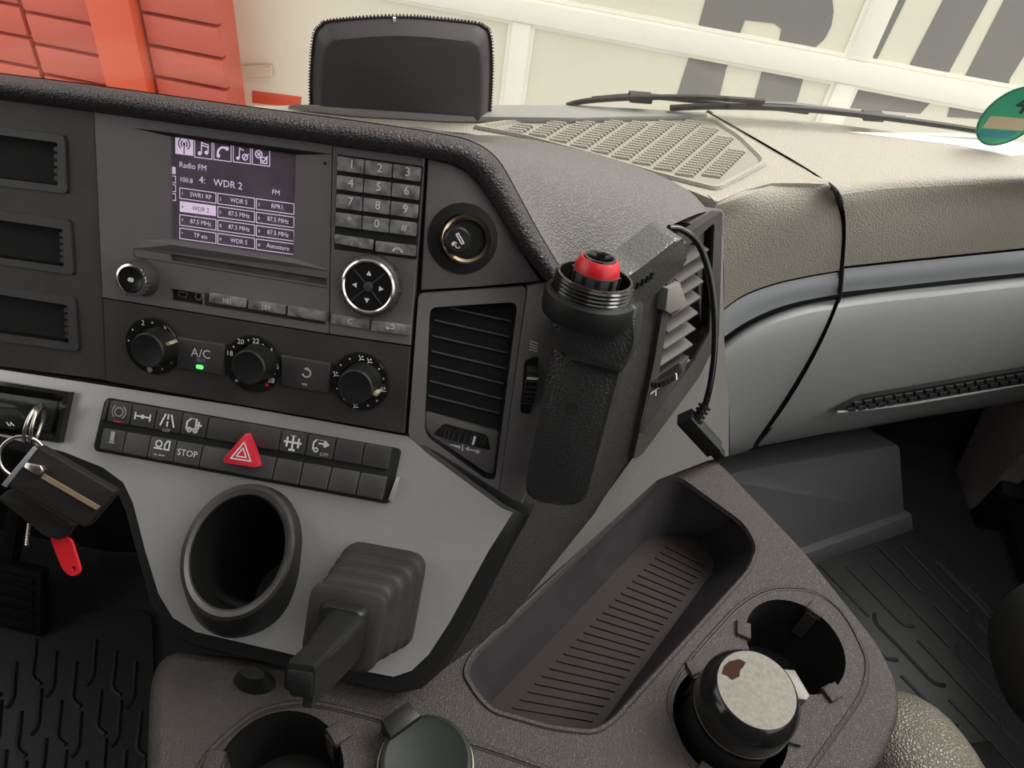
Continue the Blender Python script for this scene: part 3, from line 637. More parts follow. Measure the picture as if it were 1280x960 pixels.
# ================================================================== CLIMATE CONTROL
CC = thing('climate_control', 'dark climate control panel with three round dials and green lamp', 'climate control', FA)
link('faceplate', prism(FA.p2([(132.5, 372.5), (413, 417.5), (514.5, 432.5), (507, 540), (136.5, 475)]), -.002, .003, .0004, 1), DARKF, CC)
for j, q in enumerate([[(222, 421), (282, 430.3), (281, 469.6), (222, 459.8)], [(352, 443.3), (414, 453.5), (412, 491.7), (352, 481.6)]]):
    q = FA.p2(q, .004); K = link('push_button', prism(q, .003, .0052, .0011, 3), SWM, CC); c = cen(q)
    if j == 0:
        text('button_text', 'A/C', .0072, c[0] + .0004, c[1] + .0018, .0054, WHITE, K); text('button_text', 'REST', .0026, c[0] + .0006, c[1] - .0022, .0054, GREYP, K)
        link('lamp', prism(rpoly([(c[0] - .0022, c[1] - .0072), (c[0] + .002, c[1] - .0072), (c[0] + .002, c[1] - .005), (c[0] - .0022, c[1] - .005)], .001, 3), .0052, .0056), LED, K)
    else:
        icon('button_icon', K, (c[0] + .0005, c[1] + .0012), .0032, [arc(.1, 0, .75, 110, -150, 14)], .0054, WHITE, .3, [[(-.2, .75), (.3, 1.1), (.3, .35)]])
        link('lamp', prism([(c[0] - .0014, c[1] - .0062), (c[0] + .0016, c[1] - .0062), (c[0] + .0016, c[1] - .0052), (c[0] - .0014, c[1] - .0052)], .0052, .0055), GREYP, K)
def dial(rc, cc, ang, marks, tick):
    c = FA.l(*rc, .004); R = .0166
    ringo = link('dial_ring', lathe([(R, .003), (R, .0044), (R * .97, .0052), (R * .70, .0052), (R * .66, .0046)], 56, (c.x, c.y)), GLOSS, CC)
    k = FA.l(*cc, .0175)
    kc = (.5 * (c.x + k.x), .5 * (c.y + k.y)); kc = (k.x, k.y)
    kn = link('dial_knob', lathe([(.0112, .003), (.0108, .0065), (.0100, .0080), (.0096, .016), (.0098, .0172), (.0090, .0180), (.0082, .0178), (.0001, .0174)], 48, kc), BLACK, CC)
    d = Vector((math.cos(math.radians(ang)), math.sin(math.radians(ang)))); e = Vector((-d.y, d.x)); b = Vector(kc)
    link('pointer', prism([tuple(b + d * .0088 - e * .0009), tuple(b + d * .0118 - e * .0009), tuple(b + d * .0118 + e * .0009), tuple(b + d * .0088 + e * .0009)], .006, .0135), BEIGE, kn, smooth=0)
    for a, t in marks:
        p = Vector((c.x, c.y)) + Vector((math.cos(math.radians(a)), math.sin(math.radians(a)))) * R * .845
        if t == '.': link('dial_dot', strokes([], .1, .0054, [circ(p.x, p.y, .0005, 8)]), WHITE, ringo, smooth=0)
        elif t == 'red': link('dial_dot', strokes([], .1, .0054, [circ(p.x, p.y, .0012, 12)]), RED, ringo, smooth=0)
        elif t == 'blue': link('dial_dot', strokes([], .1, .0054, [circ(p.x, p.y, .0009, 12)]), mat('pale_blue_print', (.3, .4, .5), .5), ringo, smooth=0)
        elif t == 'seat': icon('dial_icon', ringo, p, .0016, [[(-.9, .8), (-.2, -.5), (.9, -.5)], [(-.2, -.5), (-.7, -.9)]], .0054, WHITE, .3, [circ(.3, .5, .35, 8)])
        elif t == 'fan': icon('dial_icon', ringo, p, .0016, [[(-1, 0), (1, 0)], [(0, -1), (0, 1)], [(-.6, -.6), (.6, .6)], [(-.6, .6), (.6, -.6)]], .0054, GREYP, .4)
        else: text('dial_text', t, .0042, p.x, p.y, .0054, WHITE if tick else GREYP, ringo)
dial((191.2, 432.5), (184, 438), 25, [(175, '.'), (145, '.'), (112, '2'), (88, '.'), (55, '3'), (25, '.'), (-2, '4'), (-32, '.'), (-62, '.'), (-95, 'fan')], True)
dial((316, 455), (310.5, 459.5), 200, [(162, '18'), (142, '.'), (120, '20'), (100, '.'), (82, '22'), (64, '.'), (45, '24'), (25, '.'), (5, '26'), (-12, '.'), (-32, '28'), (-48, 'red'), (-128, 'blue')], True)
dial((450.5, 477), (444, 484), -18, [(170, 'seat'), (145, '.'), (118, '.'), (90, 'seat'), (70, 'seat'), (42, '.'), (18, '.'), (-8, 'seat'), (-40, '.'), (-65, '.'), (-95, 'seat'), (-125, '.'), (-155, '.')], True)

# ================================================================== LIGHTER PANEL AND CIGARETTE LIGHTER
o = link('lighter_panel', prism(VE.p2([(535, 199), (562, 205), (585, 215), (604, 236), (626, 272), (652, 316), (676, 351), (600, 357), (526, 362)]), -.003, .002, .0006), FASC, DB); o.matrix_world = VE.M
CL = thing('cigarette_lighter', 'cigarette lighter with brass ring and black knob in dark round plate', 'cigarette lighter', VE)
c = VE.l(578.5, 298.5, .002); R = .0188
link('round_plate', lathe([(R, .001), (R * .99, .003), (R * .70, .0036), (R * .64, .0026)], 56, (c.x, c.y)), BLACK, CL)
c2 = VE.l(583, 299, .004)
link('brass_ring', lathe([(.0132, .001), (.0130, .0054), (.0118, .0066), (.0104, .0056), (.0100, -.004)], 48, (c2.x, c2.y)), GOLD, CL)
link('socket', lathe([(.0107, .0040), (.0100, .0030), (.0001, .0030)], 32, (c2.x, c2.y)), GAP, CL)
k = VE.l(570, 300, .0155)
kb = link('knob', lathe([(.0062, -.005), (.0064, .004), (.0070, .006), (.0074, .013), (.0070, .0150), (.0060, .0160), (.0001, .0162)], 40, (.85 * k.x + .15 * c2.x, .85 * k.y + .15 * c2.y)), BLACK, CL)
kk = (.85 * k.x + .15 * c2.x, .85 * k.y + .15 * c2.y)
icon('lighter_symbol', kb, kk, .0038, [[(-.35, .75), (.55, -.45), (.8, -.25), (-.1, .95), (-.35, .75)], arc(-.45, -.55, .28, 200, 20), arc(.05, -.7, .3, 180, 330)], .01635, WHITE, .16, [circ(-.62, -.55, .25, 8)])

# ================================================================== FRONT AIR VENT
AV = thing('air_vent', 'driver side air vent with thin horizontal slats and two thumb wheels', 'air vent', VE)
vo = rpoly(VE.p2([(523, 366), (657, 357), (620, 628), (510, 543)]), .003, 4)
vh = rpoly(VE.p2([(537, 383), (646, 376), (618, 597), (606, 596), (530, 541)]), [.004, .005, .003, .004, .006], 4)
link('frame', plate(vo, [vh], -.003, .003), FASC, AV)
link('inner_rim', loft([[(x, y, .003) for x, y in vh], [(cen(vh)[0] + (x - cen(vh)[0]) * .95, cen(vh)[1] + (y - cen(vh)[1]) * .96, -.004) for x, y in vh], [(cen(vh)[0] + (x - cen(vh)[0]) * .95, cen(vh)[1] + (y - cen(vh)[1]) * .96, -.045) for x, y in vh]], True, False, True), BLACK, AV)
lp_ = rpoly(VE.p2([(531, 515), (629, 542), (620, 591), (610, 592), (533, 540)], -.002), .003, 4)
link('lower_plate', prism(lp_, -.02, -.002, .0006), FASC, AV)
def v6(p): return [(500 + x / 3.43, 360 + y / 3.43) for x, y in p]
for i, (a, b) in enumerate([((215, 85), (495, 147)), ((147, 137), (490, 214)), ((140, 205), (478, 282)), ((135, 270), (475, 350)), ((130, 332), (465, 415)), ((125, 397), (455, 480)), ((120, 460), (445, 542))]):
    A, B = [Vector(VE.l(x, y, -.004)) for x, y in v6([a, b])]
    th = Vector((0, -.0007, 0)); dp = Vector((0, .004, -.020))
    vs = [A, B, B + th, A + th, A + dp, B + dp, B + dp + th, A + dp + th]
    sl = link('slat', pyd([tuple(v) for v in vs], [(0, 1, 2, 3), (4, 5, 6, 7), (0, 1, 5, 4), (3, 2, 6, 7), (0, 3, 7, 4), (1, 2, 6, 5)]), DUST if i > 2 else SWM, AV, smooth=0)
    link('slat_edge', tube([A + Vector((0, 0, .0003)), B + Vector((0, 0, .0003))], .00062, 6), SWM, sl)
for x0, x1 in ((285, 240), (350, 315), (430, 395)):
    A, B = [Vector(VE.l(x, y, -.024)) for x, y in v6([(x0 + 8, 75), (x1, 580)])]
    link('vane', tube([A, B], .0009, 6), SWM, AV)
def wheel(parent, fr, a, b, wdt, w, mark=.6):
    """thumb wheel: a drum lying in the face, seen between points a and b"""
    A, B = Vector(fr.l(*a, w)), Vector(fr.l(*b, w)); L = (B - A).length; d = (B - A).normalized(); e = Vector((-d.y, d.x, 0)); rings = []
    for k in range(13):
        t = math.pi * k / 12; q = A.lerp(B, .5) - d * math.cos(t) * L / 2; hh = math.sin(t) * L * .24
        rings.append([q + e * s * wdt / 2 * (1 if abs(s) < 1 else .9) + Vector((0, 0, hh * z - .001)) for s, z in ((-1, 0), (-1, .8), (-.8, 1), (.8, 1), (1, .8), (1, 0))])
    o = link('thumb_wheel', loft(rings, True), BLACK, parent)
    q = A.lerp(B, mark); h = math.sin(math.acos(max(-1, min(1, 1 - 2 * mark)))) * L * .24
    link('wheel_mark', prism([tuple((q + d * i * .0006 + e * j * wdt * .42)[:2]) for i, j in ((-1, -1), (1, -1), (1, 1), (-1, 1))], w + h - .0012, w + h - .0003), WHITE, o, smooth=0)
    for k in range(1, 12):
        t = math.pi * k / 12; q = A.lerp(B, .5) - d * math.cos(t) * L / 2; hh = math.sin(t) * L * .24
        link('wheel_rib', tube([q + e * wdt * .4 + Vector((0, 0, hh - .0009)), q - e * wdt * .4 + Vector((0, 0, hh - .0009))], .0004, 5), SWM, o, smooth=0)
    return o
wl = rpoly(VE.p2(v6([(140, 628), (190, 580), (375, 630), (390, 698)]), -.0018), .002, 3)
link('wheel_well', prism(wl, -.0022, -.0016), BLACK, AV)
wheel(AV, VE, v6([(178, 612)])[0], v6([(368, 652)])[0], .0062, -.002, .70)
ic = VE.p2(v6([(205, 668), (258, 676), (258, 690)]), -.0014)
ic2 = VE.p2(v6([(268, 672), (268, 697)]), -.0014); ic3 = VE.p2(v6([(283, 688), (342, 703)]), -.0014)
link('flow_symbol', strokes([ic2, ic3], .0009, -.0014, [ic, VE.p2(v6([(280, 687), (297, 678), (294, 702)]), -.0014), VE.p2(v6([(345, 704), (330, 690), (326, 712)]), -.0014)]), WHITE, AV, smooth=0)
# side strip with the second wheel
strip = [(658, 357), (690, 350), (690, 420), (694, 450), (693, 490), (681, 522), (672, 545), (660, 600), (648, 640), (620, 629)]
o = link('corner_strip', prism(VE.p2(strip), -.004, .0035, .0012), FASC, AV)
ww = rpoly(VE.p2(v6([(535, 310), (595, 290), (560, 540), (515, 535)]), .004), .002, 3); link('wheel_well', prism(ww, .0034, .0042), BLACK, AV)
wheel(AV, VE, v6([(545, 500)])[0], v6([(568, 325)])[0], .0078, .003, .70)
fl_ = [VE.p2(v6([(x, 225 + i * 3), (x + 8 - i * 3, 262 + i * 3)]), .0037) for i, x in enumerate((563, 573, 583))]
fl_ = [VE.p2(v6(p), .0037) for p in (((560, 226), (592, 240)), ((558, 238), (588, 252)), ((556, 250), (586, 262)), ((555, 264), (588, 272)))]
link('heat_symbol', strokes(fl_, .0006, .0037), WHITE, AV, smooth=0)

# ================================================================== LOWER SILVER CONSOLE
LC = thing('lower_console', 'silver lacquered lower console panel with black rim below the radio', 'console', LO)
so4 = [(-140, 440), (0, 462), (125, 481), (300, 508), (512, 546), (532, 566), (628, 636), (641, 641), (610, 690), (562, 778), (536, 818), (515, 838), (492, 846), (440, 836), (340, 812), (245, 790), (216, 772), (198, 742), (182, 690), (166, 628), (154, 603), (128, 584), (80, 565), (0, 545), (-140, 520)]
rim = [(-140, 430), (0, 457), (125, 476), (300, 503), (514, 541), (536, 560), (634, 632), (662, 645), (632, 700), (586, 790), (556, 838), (524, 866), (492, 872), (440, 862), (340, 838), (235, 812), (200, 790), (180, 752), (164, 695), (149, 640), (138, 615), (112, 598), (70, 580), (0, 562), (-140, 540)]
sil = LO.p2(so4); rm = LO.p2(rim)
cuph = LO.p2([(297 + x, 691 + y) for x, y in circ(0, 0, 89, 40, 68, math.radians(-65))])
link('silver_panel', plate(sil, [cuph], -.005, .0), SILVER, LC)
link('black_rim', loft([[(x, y, -.0015) for x, y in sil], [(x * .25 + a * .75, y * .25 + b * .75, -.0025) for (x, y), (a, b) in zip(sil, rm)], [(a, b, -.006) for a, b in rm], [(a, b, -.05) for a, b in rm]], True), BLACK, LC)

# switch bank
SW = thing('switch_panel', 'two row bank of dark dashboard switches with red hazard triangle', 'switch panel', LO)
so5 = rpoly(LO.p2([(133.5, 496.5), (502.5, 561), (487, 630), (117.5, 563)]), .003, 4)
link('recess', prism(so5, -.001, .0012, .0008), GAP, SW)
r1 = LO.p2([(139.7, 500.3), (490.6, 560), (485, 587), (133, 526.3)], .003); r2 = LO.p2([(129.5, 534.5), (485, 596), (479, 624.5), (125.6, 560.6)], .003)
fr_ = [0, .0846, .1736, .267, .3606, .619, .712, .81, .908, 1]
for r_, rq in enumerate((r1, r2)):
    for k in range(9):
        q = quad(rq, fr_[k] + .002, fr_[k + 1] - .002, 0, 1); bt = prism(rpoly(q, .0008, 2), .0012, .0042, .0006)
        c = cen(q); lean = .10 if r_ == 0 else -.10
        for v in bt.vertices:
            if v.co.z > .002: v.co.z += (v.co.y - c[1]) * lean * (1 if True else 0)
        K = link('switch', bt, SWM, SW); ang = -math.atan2((q[0][1] - q[1][1]), (q[1][0] - q[0][0])); s = .0046
        w = .0046; kw = dict(rot=ang)
        if (r_, k) == (0, 0): icon('switch_icon', K, c, s, [arc(0, .1, .55, 0, 360, 14), arc(0, .1, .9, -50, 50), arc(0, .1, .9, 130, 230)], w, GREYP, .16, **kw); icon('switch_mark', K, (c[0], c[1] - .0052), s, [[(-.5, 0), (.5, 0)]], w, RED, .2, **kw)
        if (r_, k) == (0, 1): icon('switch_icon', K, c, s, [[(-1, 0), (1, 0)], [(-1, -.4), (-1, .4)], [(1, -.4), (1, .4)]], w, WHITE, .2, [circ(0, 0, .3, 6)], **kw)
        if (r_, k) == (0, 2): icon('switch_icon', K, (c[0], c[1] + .0008), s, [[(-.9, -.8), (-.3, .9)], [(.9, -.8), (.3, .9)], [(0, -.8), (0, -.3)], [(0, .1), (0, .6)]], w, WHITE, .22, **kw); text('switch_text', 'OFF', .0028, c[0], c[1] - .0056, w, GREYP, K)
        if (r_, k) == (0, 3): icon('switch_icon', K, c, s, [[(-.9, -.5), (-.9, .3), (-.4, .9), (.3, .9), (.3, -.5), (-.9, -.5)], [(.3, .1), (1, .1)], [(.65, .5), (.65, -.3)], arc(-.5, -.6, .25, 0, 360, 8), arc(.3, -.6, .25, 0, 360, 8)], w, WHITE, .24, **kw)
        if (r_, k) == (1, 0): icon('switch_icon', K, (c[0], c[1] + .001), s, [[(-.3, -.5), (.3, -.5)]], w, GREYP, .2, [[(-.28, -.3), (.28, -.3), (.28, .9), (-.28, .9)]], **kw); text('switch_text', 'OFF', .0024, c[0], c[1] - .005, w, GREYP, K)
        if (r_, k) == (1, 2): icon('switch_icon', K, (c[0], c[1] + .001), s, [arc(-.4, .4, .4, 0, 360, 10), [(-.9, -.2), (.1, -.2)], [(.4, -.2), (.4, .4), (.7, .9), (1, .9), (1, -.2), (.4, -.2)]], w, WHITE, .2, **kw); text('switch_text', 'OFF', .0042, c[0] - .001, c[1] - .005, w, WHITE, K)
        if (r_, k) == (1, 3): text('switch_text', 'STOP', .0052, c[0], c[1], w, WHITE, K).rotation_euler = (0, 0, ang)
        if (r_, k) == (0, 5): icon('switch_icon', K, c, s * 1.05, [[(0, -.9), (0, .9)], [(-.7, -.5), (-.7, .5)], [(.7, -.5), (.7, .5)], [(-1, 0), (1, 0)], [(-.3, .9), (.3, .9)], [(-.3, -.9), (.3, -.9)]], w, WHITE, .24, **kw)
        if (r_, k) == (0, 6): icon('switch_icon', K, (c[0], c[1] + .0006), s, [[(-.9, -.5), (-.9, .3), (-.5, .8), (.5, .8), (.5, 0)], [(-.2, .3), (.9, .3)], [(.6, .6), (1, .3), (.6, 0)], arc(-.5, -.55, .25, 0, 360, 8)], w, WHITE, .2, **kw); text('switch_text', 'OFF', .003, c[0] + .003, c[1] - .004, w, GREYP, K)
e1 = LO.p2([(496, 596), (500, 596), (490, 626), (485, 625)], .003); link('end_stop', prism(e1, .001, .004, .0005), SILVER, SW)
e1 = LO.p2([(134, 500), (138, 500), (131, 524), (127, 526)], .003); link('end_stop', prism(e1, .001, .004, .0005), SWM, SW)
tri = LO.p2([(308.4, 539.4), (324, 585), (276, 577.5)], .009)
HZ = link('hazard_button', prism(rpoly(tri, .0025, 4), .003, .0092, .0012), HAZ, SW)
tc_ = cen(tri); f = lambda k: [(tc_[0] + (x - tc_[0]) * k, tc_[1] + (y - tc_[1]) * k) for x, y in tri]
link('hazard_symbol', strokes([f(.52) + [f(.52)[0]], f(.26) + [f(.26)[0]]], .0007, .0094), WHITE, HZ, smooth=0)

# ================================================================== SIDE OF THE CENTRE STACK
SIP = [(686, 352), (838, 290), (836, 345), (790, 566), (744, 642), (650, 758), (604, 812), (560, 866), (520, 880), (560, 800), (622, 660), (640, 640)]
o = link('side_panel', prism(SI.p2(SIP), -.02, 0, .001), mat('side_black', (.02, .018, .018), .5, bump=('leather', 700, .5, .0006)), DB); o.matrix_world = SI.M
trim = [(866, 280), (897, 261), (906, 300), (905, 420), (911, 500), (912, 572), (884, 576), (822, 597), (646, 762), (640, 760), (742, 644), (794, 568), (866, 474), (880, 440)]
o = link('lower_side_trim', prism(SI.p2(trim, -.004), -.03, -.004, .002), mat('side_trim_grey', (.135, .128, .123), .55, bump=('leather', 600, .3, .0004)), DB); o.matrix_world = SI.M
SV = thing('side_air_vent', 'passenger side air vent with wide slats beside the leatherette arm', 'air vent', SI)
sfo = [(836, 302), (897, 262), (893, 420), (868, 470), (797, 566), (786, 572), (812, 450)]
sfi = [(842, 316), (887, 277), (881, 414), (860, 452), (824, 500), (812, 502), (822, 440)]
a_, b_ = SI.p2(sfo), SI.p2(sfi)
link('frame', plate(rpoly(a_, .003, 3), [rpoly(b_, .003, 3)], -.003, .004), DARKF, SV)
link('duct', loft([[(x, y, .002) for x, y in b_], [(x, y, -.04) for x, y in b_]], True, False, True), GAP, SV)
lp2 = SI.p2([(812, 478), (858, 444), (852, 465), (800, 540), (796, 540)], .002); link('lower_plate', prism(lp2, -.01, .0045, .0008), DARKF, SV)
for k in range(8):
    t = k / 7; L = (848 + (815 - 848) * t, 322 + (468 - 322) * t); R = (880 + (857 - 880) * t, 302 + (441 - 302) * t)
    A, B = Vector(SI.l(*L, -.001)), Vector(SI.l(*R, -.001)); dp = Vector((0, -.0052, -.010)); th = Vector((0, -.0009, 0))
    A2, B2 = A + Vector((0, -.0045, .004)), B + Vector((0, -.0045, .004)); A, B = A + Vector((0, 0.001, -.008)), B + Vector((0, .001, -.008))
    vs = [A, B, B2, A2, A + th, B + th, B2 + th, A2 + th]
    link('slat', pyd([tuple(v) for v in vs], [(0, 1, 2, 3), (4, 5, 6, 7), (0, 1, 5, 4), (3, 2, 6, 7), (0, 3, 7, 4), (1, 2, 6, 5)]), mat('slat_grey', (.09, .082, .08), .5), SV, smooth=0)
q = SI.p2([(833, 360), (848, 352), (858, 380), (836, 392), (830, 388)], .006); link('slat_slider', prism(q, .0, .0075, .001), mat('slider_grey', (.20, .185, .165), .5), SV)
w_ = wheel(SV, SI, (815, 482), (850, 458), .0055, .0045, .6)
link('flow_symbol', strokes([SI.p2([(814, 492), (838, 474)], .005), SI.p2([(820, 494), (820, 487)], .005)], .0012, .0049), WHITE, SV, smooth=0)

# ================================================================== LEATHERETTE HOLDER WITH RED PLUG
hu_ = wv((.935, .302, -.183))
HO = Frame(at(733, 445, .385), hu_, at(691, 432, .39) - at(652, 624, .408))
TH = thing('torch_holder', 'black leatherette torch holder with threaded ring and red collared plug', 'holder', HO)
q = HO.p2([(691, 431), (776, 458), (729, 636), (652, 624)])
blk = link('backplate', prism(rpoly(q, [.004, .004, .010, .010], 4), -.034, 0, .0035, 3), HOLD, TH)
for x, y in ((714.5, 510), (702.6, 575.6)):
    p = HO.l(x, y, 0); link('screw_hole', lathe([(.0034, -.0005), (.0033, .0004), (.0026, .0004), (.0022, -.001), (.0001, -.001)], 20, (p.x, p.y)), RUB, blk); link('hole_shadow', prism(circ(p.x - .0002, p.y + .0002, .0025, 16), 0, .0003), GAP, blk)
q = HO.p2([(685, 372), (797, 380), (792, 432), (776, 470), (702, 446), (690, 425)], .008); link('neck', prism(rpoly(q, [.004, .004, .004, .004, .003, .004], 3), -.036, .009, .005, 3), HOLD, TH)
AX = (FA.V * .5 + UP * .5).normalized()
RG = Frame(at(744, 346, .368), hu_, AX.cross(hu_))
RL = HO.I @ RG.M
def rgl(name, prof, mt, par, seg=56):
    o = link(name, lathe(prof, seg), mt, par); o.matrix_local = RL if par is TH else Matrix.Identity(4); return o
cp = rgl('socket_cup', [(.0205, -.022), (.0228, -.021), (.0235, -.018), (.0235, -.012), (.0228, -.0095), (.0208, -.0088), (.0202, -.008)], RUB, TH)
prof = [(.0202, -.0088)]
for k in range(4): prof += [(.0193, -.0080 + k * .002), (.0201, -.0072 + k * .002), (.0193, -.0064 + k * .002)]
rgl('threaded_ring', prof + [(.0194, 0), (.0190, .0006), (.0178, .0006), (.0175, -.0004), (.0175, -.014), (.0001, -.014)], GLOSS, TH)
pg = rgl('plug', [(.0118, -.0138), (.0116, .0032), (.0110, .0034)], SWM, TH)
for k in range(10):
    a = 2 * math.pi * k / 10; link('plug_flute', prism(circ(.0116 * math.cos(a), .0116 * math.sin(a), .0012, 8), -.012, .0028), BLACK, pg)
link('red_collar', lathe([(.0114, .0032), (.0112, .0058), (.0100, .0088), (.0090, .0100), (.0082, .0100)], 48), RED, pg)
link('plug_rim', lathe([(.0084, .0098), (.0080, .0108), (.0070, .0108), (.0062, .0098), (.0060, .004), (.0001, .004)], 40), GLOSS, pg)
AR = Frame(at(800, 345, .392), HDIR, UP)
ap = AR.p2([(772, 352), (800, 336), (848, 298), (858, 300), (862, 318), (852, 336), (800, 386), (772, 392)])
o = link('arm', prism(rpoly(ap, .003, 3), -.019, 0, .004, 3), mat('arm_leatherette_lit', (.075, .075, .068), .27, spec=.6, bump=('leather', 420, .35, .0004)), TH); o.matrix_local = HO.I @ AR.M  # base colour lightened to stand in for windscreen highlights on the arm
tx = AR.p2([(799, 357), (805, 353), (811, 349), (816, 345)], .001)
for k, p in enumerate(tx):
    o = link('raised_mark', boxm(p[0] - .0012, p[0] + .0008, p[1] - .0022, p[1] + .0022, 0, .001), RUB, blk); o.matrix_local = HO.I @ AR.M

# charging cable hanging from the arm
CB = thing('charging_cable', 'black charging cable with angled plug hanging beside the side vent', 'cable')
cpts = [at(836, 285, .44), at(852, 287, .445), at(872, 303, .45), at(886, 340, .455), at(893, 390, .46), at(893, 440, .465), at(888, 480, .47), at(881, 508, .475)]
link('cord', tube(spline(cpts, 6), .0021, 10), GLOSS, CB)
bp_ = [at(882, 506, .475), at(876, 514, .476), at(871, 522, .477), at(867, 530, .478)]
link('strain_relief', tube(bp_, .0026, 10), BLACK, CB)
for k in range(4): p = bp_[0].lerp(bp_[-1], .1 + .22 * k); d = (bp_[-1] - bp_[0]).normalized(); link('relief_rib', tube([p - d * .0008, p + d * .0008], .0042, 10), BLACK, CB)
A, B = at(860, 526, .478), at(893, 562, .49); PF = Frame(A, B - A, UP)
L_ = (B - A).length
o = link('plug_body', boxm(-.004, L_, -.0055, .0055, -.005, .005, .0012), BLACK, CB); o.matrix_world = PF.M
o = link('plug_tip', boxm(L_, L_ + .007, -.0036, .0036, -.003, .003, .0006), RUB, CB); o.matrix_world = PF.M

# ================================================================== CENTRE CONSOLE with tray
CO = thing('centre_console', 'grained dark centre console with sloping storage tray and cup wells', 'console', TT)
top = [(890, 574), (1000, 690), (1060, 766), (1092, 806), (1113, 850), (1114, 885), (1095, 930), (1050, 990), (960, 1110), (196, 1110), (200, 960), (203, 850), (212, 822), (330, 836), (500, 858), (560, 830), (640, 764), (824, 598)]
rimp = [(582, 842), (590, 822), (826, 597), (850, 597), (930, 655), (946, 684), (935, 712), (765, 900), (742, 914), (690, 908), (616, 887), (598, 868)]
flo = [(604, 892), (612, 880), (806, 676), (826, 668), (868, 672), (893, 700), (890, 716), (752, 906), (735, 916), (690, 914), (628, 900), (606, 896)]
tz = -.048
T2 = rpoly(TT.p2(top), .012, 4); rimL = rpoly(TT.p2(rimp), .008, 4); floL = rpoly(TT.p2(flo, tz), .004, 4)
c1 = TT.l(994, 806); r1_ = .0335
c2_ = TT.l(946, 861, .046); c2h = (c2_.x, c2_.y); r2_ = min(.0355, (Vector((c1.x, c1.y)) - Vector(c2h)).length - r1_ - .0015); print('WELLS', r2_, (Vector((c1.x, c1.y)) - Vector(c2h)).length)
c3 = TT.l(349, 968); r3 = .034
holes = [rimL, circ(c1.x, c1.y, r1_, 48), circ(*c2h, r2_, 48), circ(c3.x, c3.y, r3, 48)]
link('top_deck', plate(T2, holes, -.006, 0), CONS, CO)
cc_ = cen(T2)
def off(poly, d):
    poly = ccw(poly); o_ = []
    for i in range(len(poly)):
        a, b = Vector(poly[i - 1]), Vector(poly[(i + 1) % len(poly)]); t = (b - a).normalized(); o_.append((poly[i][0] + t.y * d, poly[i][1] - t.x * d))
    return o_
T2 = ccw(T2)
link('side_skirt', loft([[(x, y, 0) for x, y in T2], [(x, y, -.0012) for x, y in off(T2, .004)], [(x, y, -.006) for x, y in off(T2, .0075)], [(x, y, -.02) for x, y in off(T2, .009)], [(x, y, -.40) for x, y in off(T2, -.01)]], True), CONS, CO)
rA, fA = ccw(rimL), ccw(floL)
lip = loft([[(x, y, -.001) for x, y in off(rA, .0035)], [(x, y, .0014) for x, y in off(rA, .002)], [(x, y, .0012) for x, y in rA], [(x, y, -.002) for x, y in off(rA, -.0015)]], True)
link('tray_lip', lip, CONS, CO)
mid_ = [((a[0] * .55 + b[0] * .45), (a[1] * .55 + b[1] * .45), tz * .5) for a, b in zip(rA, fA)]
link('tray_wall', loft([[(x, y, 0) for x, y in rA], mid_, [(x, y, tz) for x, y in fA]], True), TRAYW, CO)
TF = link('tray_floor', plate(fA, [], tz - .003, tz), TRAYF, CO)
fd0, fd1 = Vector(TT.p2([(620, 893)], tz)[0]), Vector(TT.p2([(830, 672)], tz)[0]); g0, g1 = Vector(TT.p2([(742, 912)], tz)[0]), Vector(TT.p2([(893, 705)], tz)[0])
for k in range(1, 26):
    t = k / 26; a, b = fd0.lerp(fd1, t), g0.lerp(g1, t); d = (b - a).normalized(); a, b = a + d * .006, b - d * .004; e = Vector((-d.y, d.x)) * .0007
    link('floor_rib', prism([tuple(a - e), tuple(b - e), tuple(b + e), tuple(a + e)], tz, tz + .0010), TRAYF, TF, smooth=0)
# raised seams round the cup wells
seam1 = [(900, 1010), (860, 950), (838, 895), (838, 862), (860, 826), (900, 780), (925, 755), (955, 738), (985, 734), (1020, 740), (1052, 765), (1076, 806), (1083, 832), (1075, 868), (1040, 920), (995, 985)]
link('well_seam', tube(spline([TT.l(x, y, .0001) for x, y in seam1], 5), .0011, 6), CONS, CO)
link('well_groove', tube(spline([TT.l(x + 2, y + 3, -.0003) for x, y in seam1], 5), .0010, 6), LINE, CO)
seam2 = [(235, 985), (262, 940), (300, 905), (330, 887), (372, 879), (420, 884), (500, 905), (560, 920), (640, 945), (720, 975)]
link('well_seam', tube(spline([TT.l(x, y, .0002) for x, y in seam2], 5), .0016, 6), CONS, CO)
link('well_groove', tube(spline([TT.l(x - 1, y + 4, -.0003) for x, y in seam2], 5), .0010, 6), LINE, CO)
# wells
def well(c, r, depth, clips):
    link('cup_well', lathe([(r, 0), (r * .985, -.002), (r * .95, -depth), (r * .9, -depth - .002), (r * .55, -depth - .002), (r * .5, -depth - .003), (.0001, -depth - .003)], 48, (c[0], c[1])), BLACK, CO)
    for px in clips:
        p = Vector(TT.l(*px, .0015)[:2]); d = (Vector((c[0], c[1])) - p).normalized(); e = Vector((-d.y, d.x)); b = Vector((c[0], c[1])) - d * r
        q = [b - d * .0065 - e * .0045, b + d * .003 - e * .0058, b + d * .003 + e * .0058, b - d * .0065 + e * .0062]
        K = link('clip', prism([tuple(v) for v in q], -.002, .0028, .0008), CONS, CO)
        q = [b + d * .001 - e * .004, b + d * .004 - e * .004, b + d * .004 + e * .004, b + d * .001 + e * .004]; link('clip_leg', prism([tuple(v) for v in q], -.028, -.001), CONS, K)
well((c1.x, c1.y), r1_, .060, [(920, 785), (1021, 759), (1041, 864)])
well(c2h, r2_, .060, [(877, 846), (892, 950), (1000, 920)])
well((c3.x, c3.y), r3, .055, [(420, 917), (265, 952)])
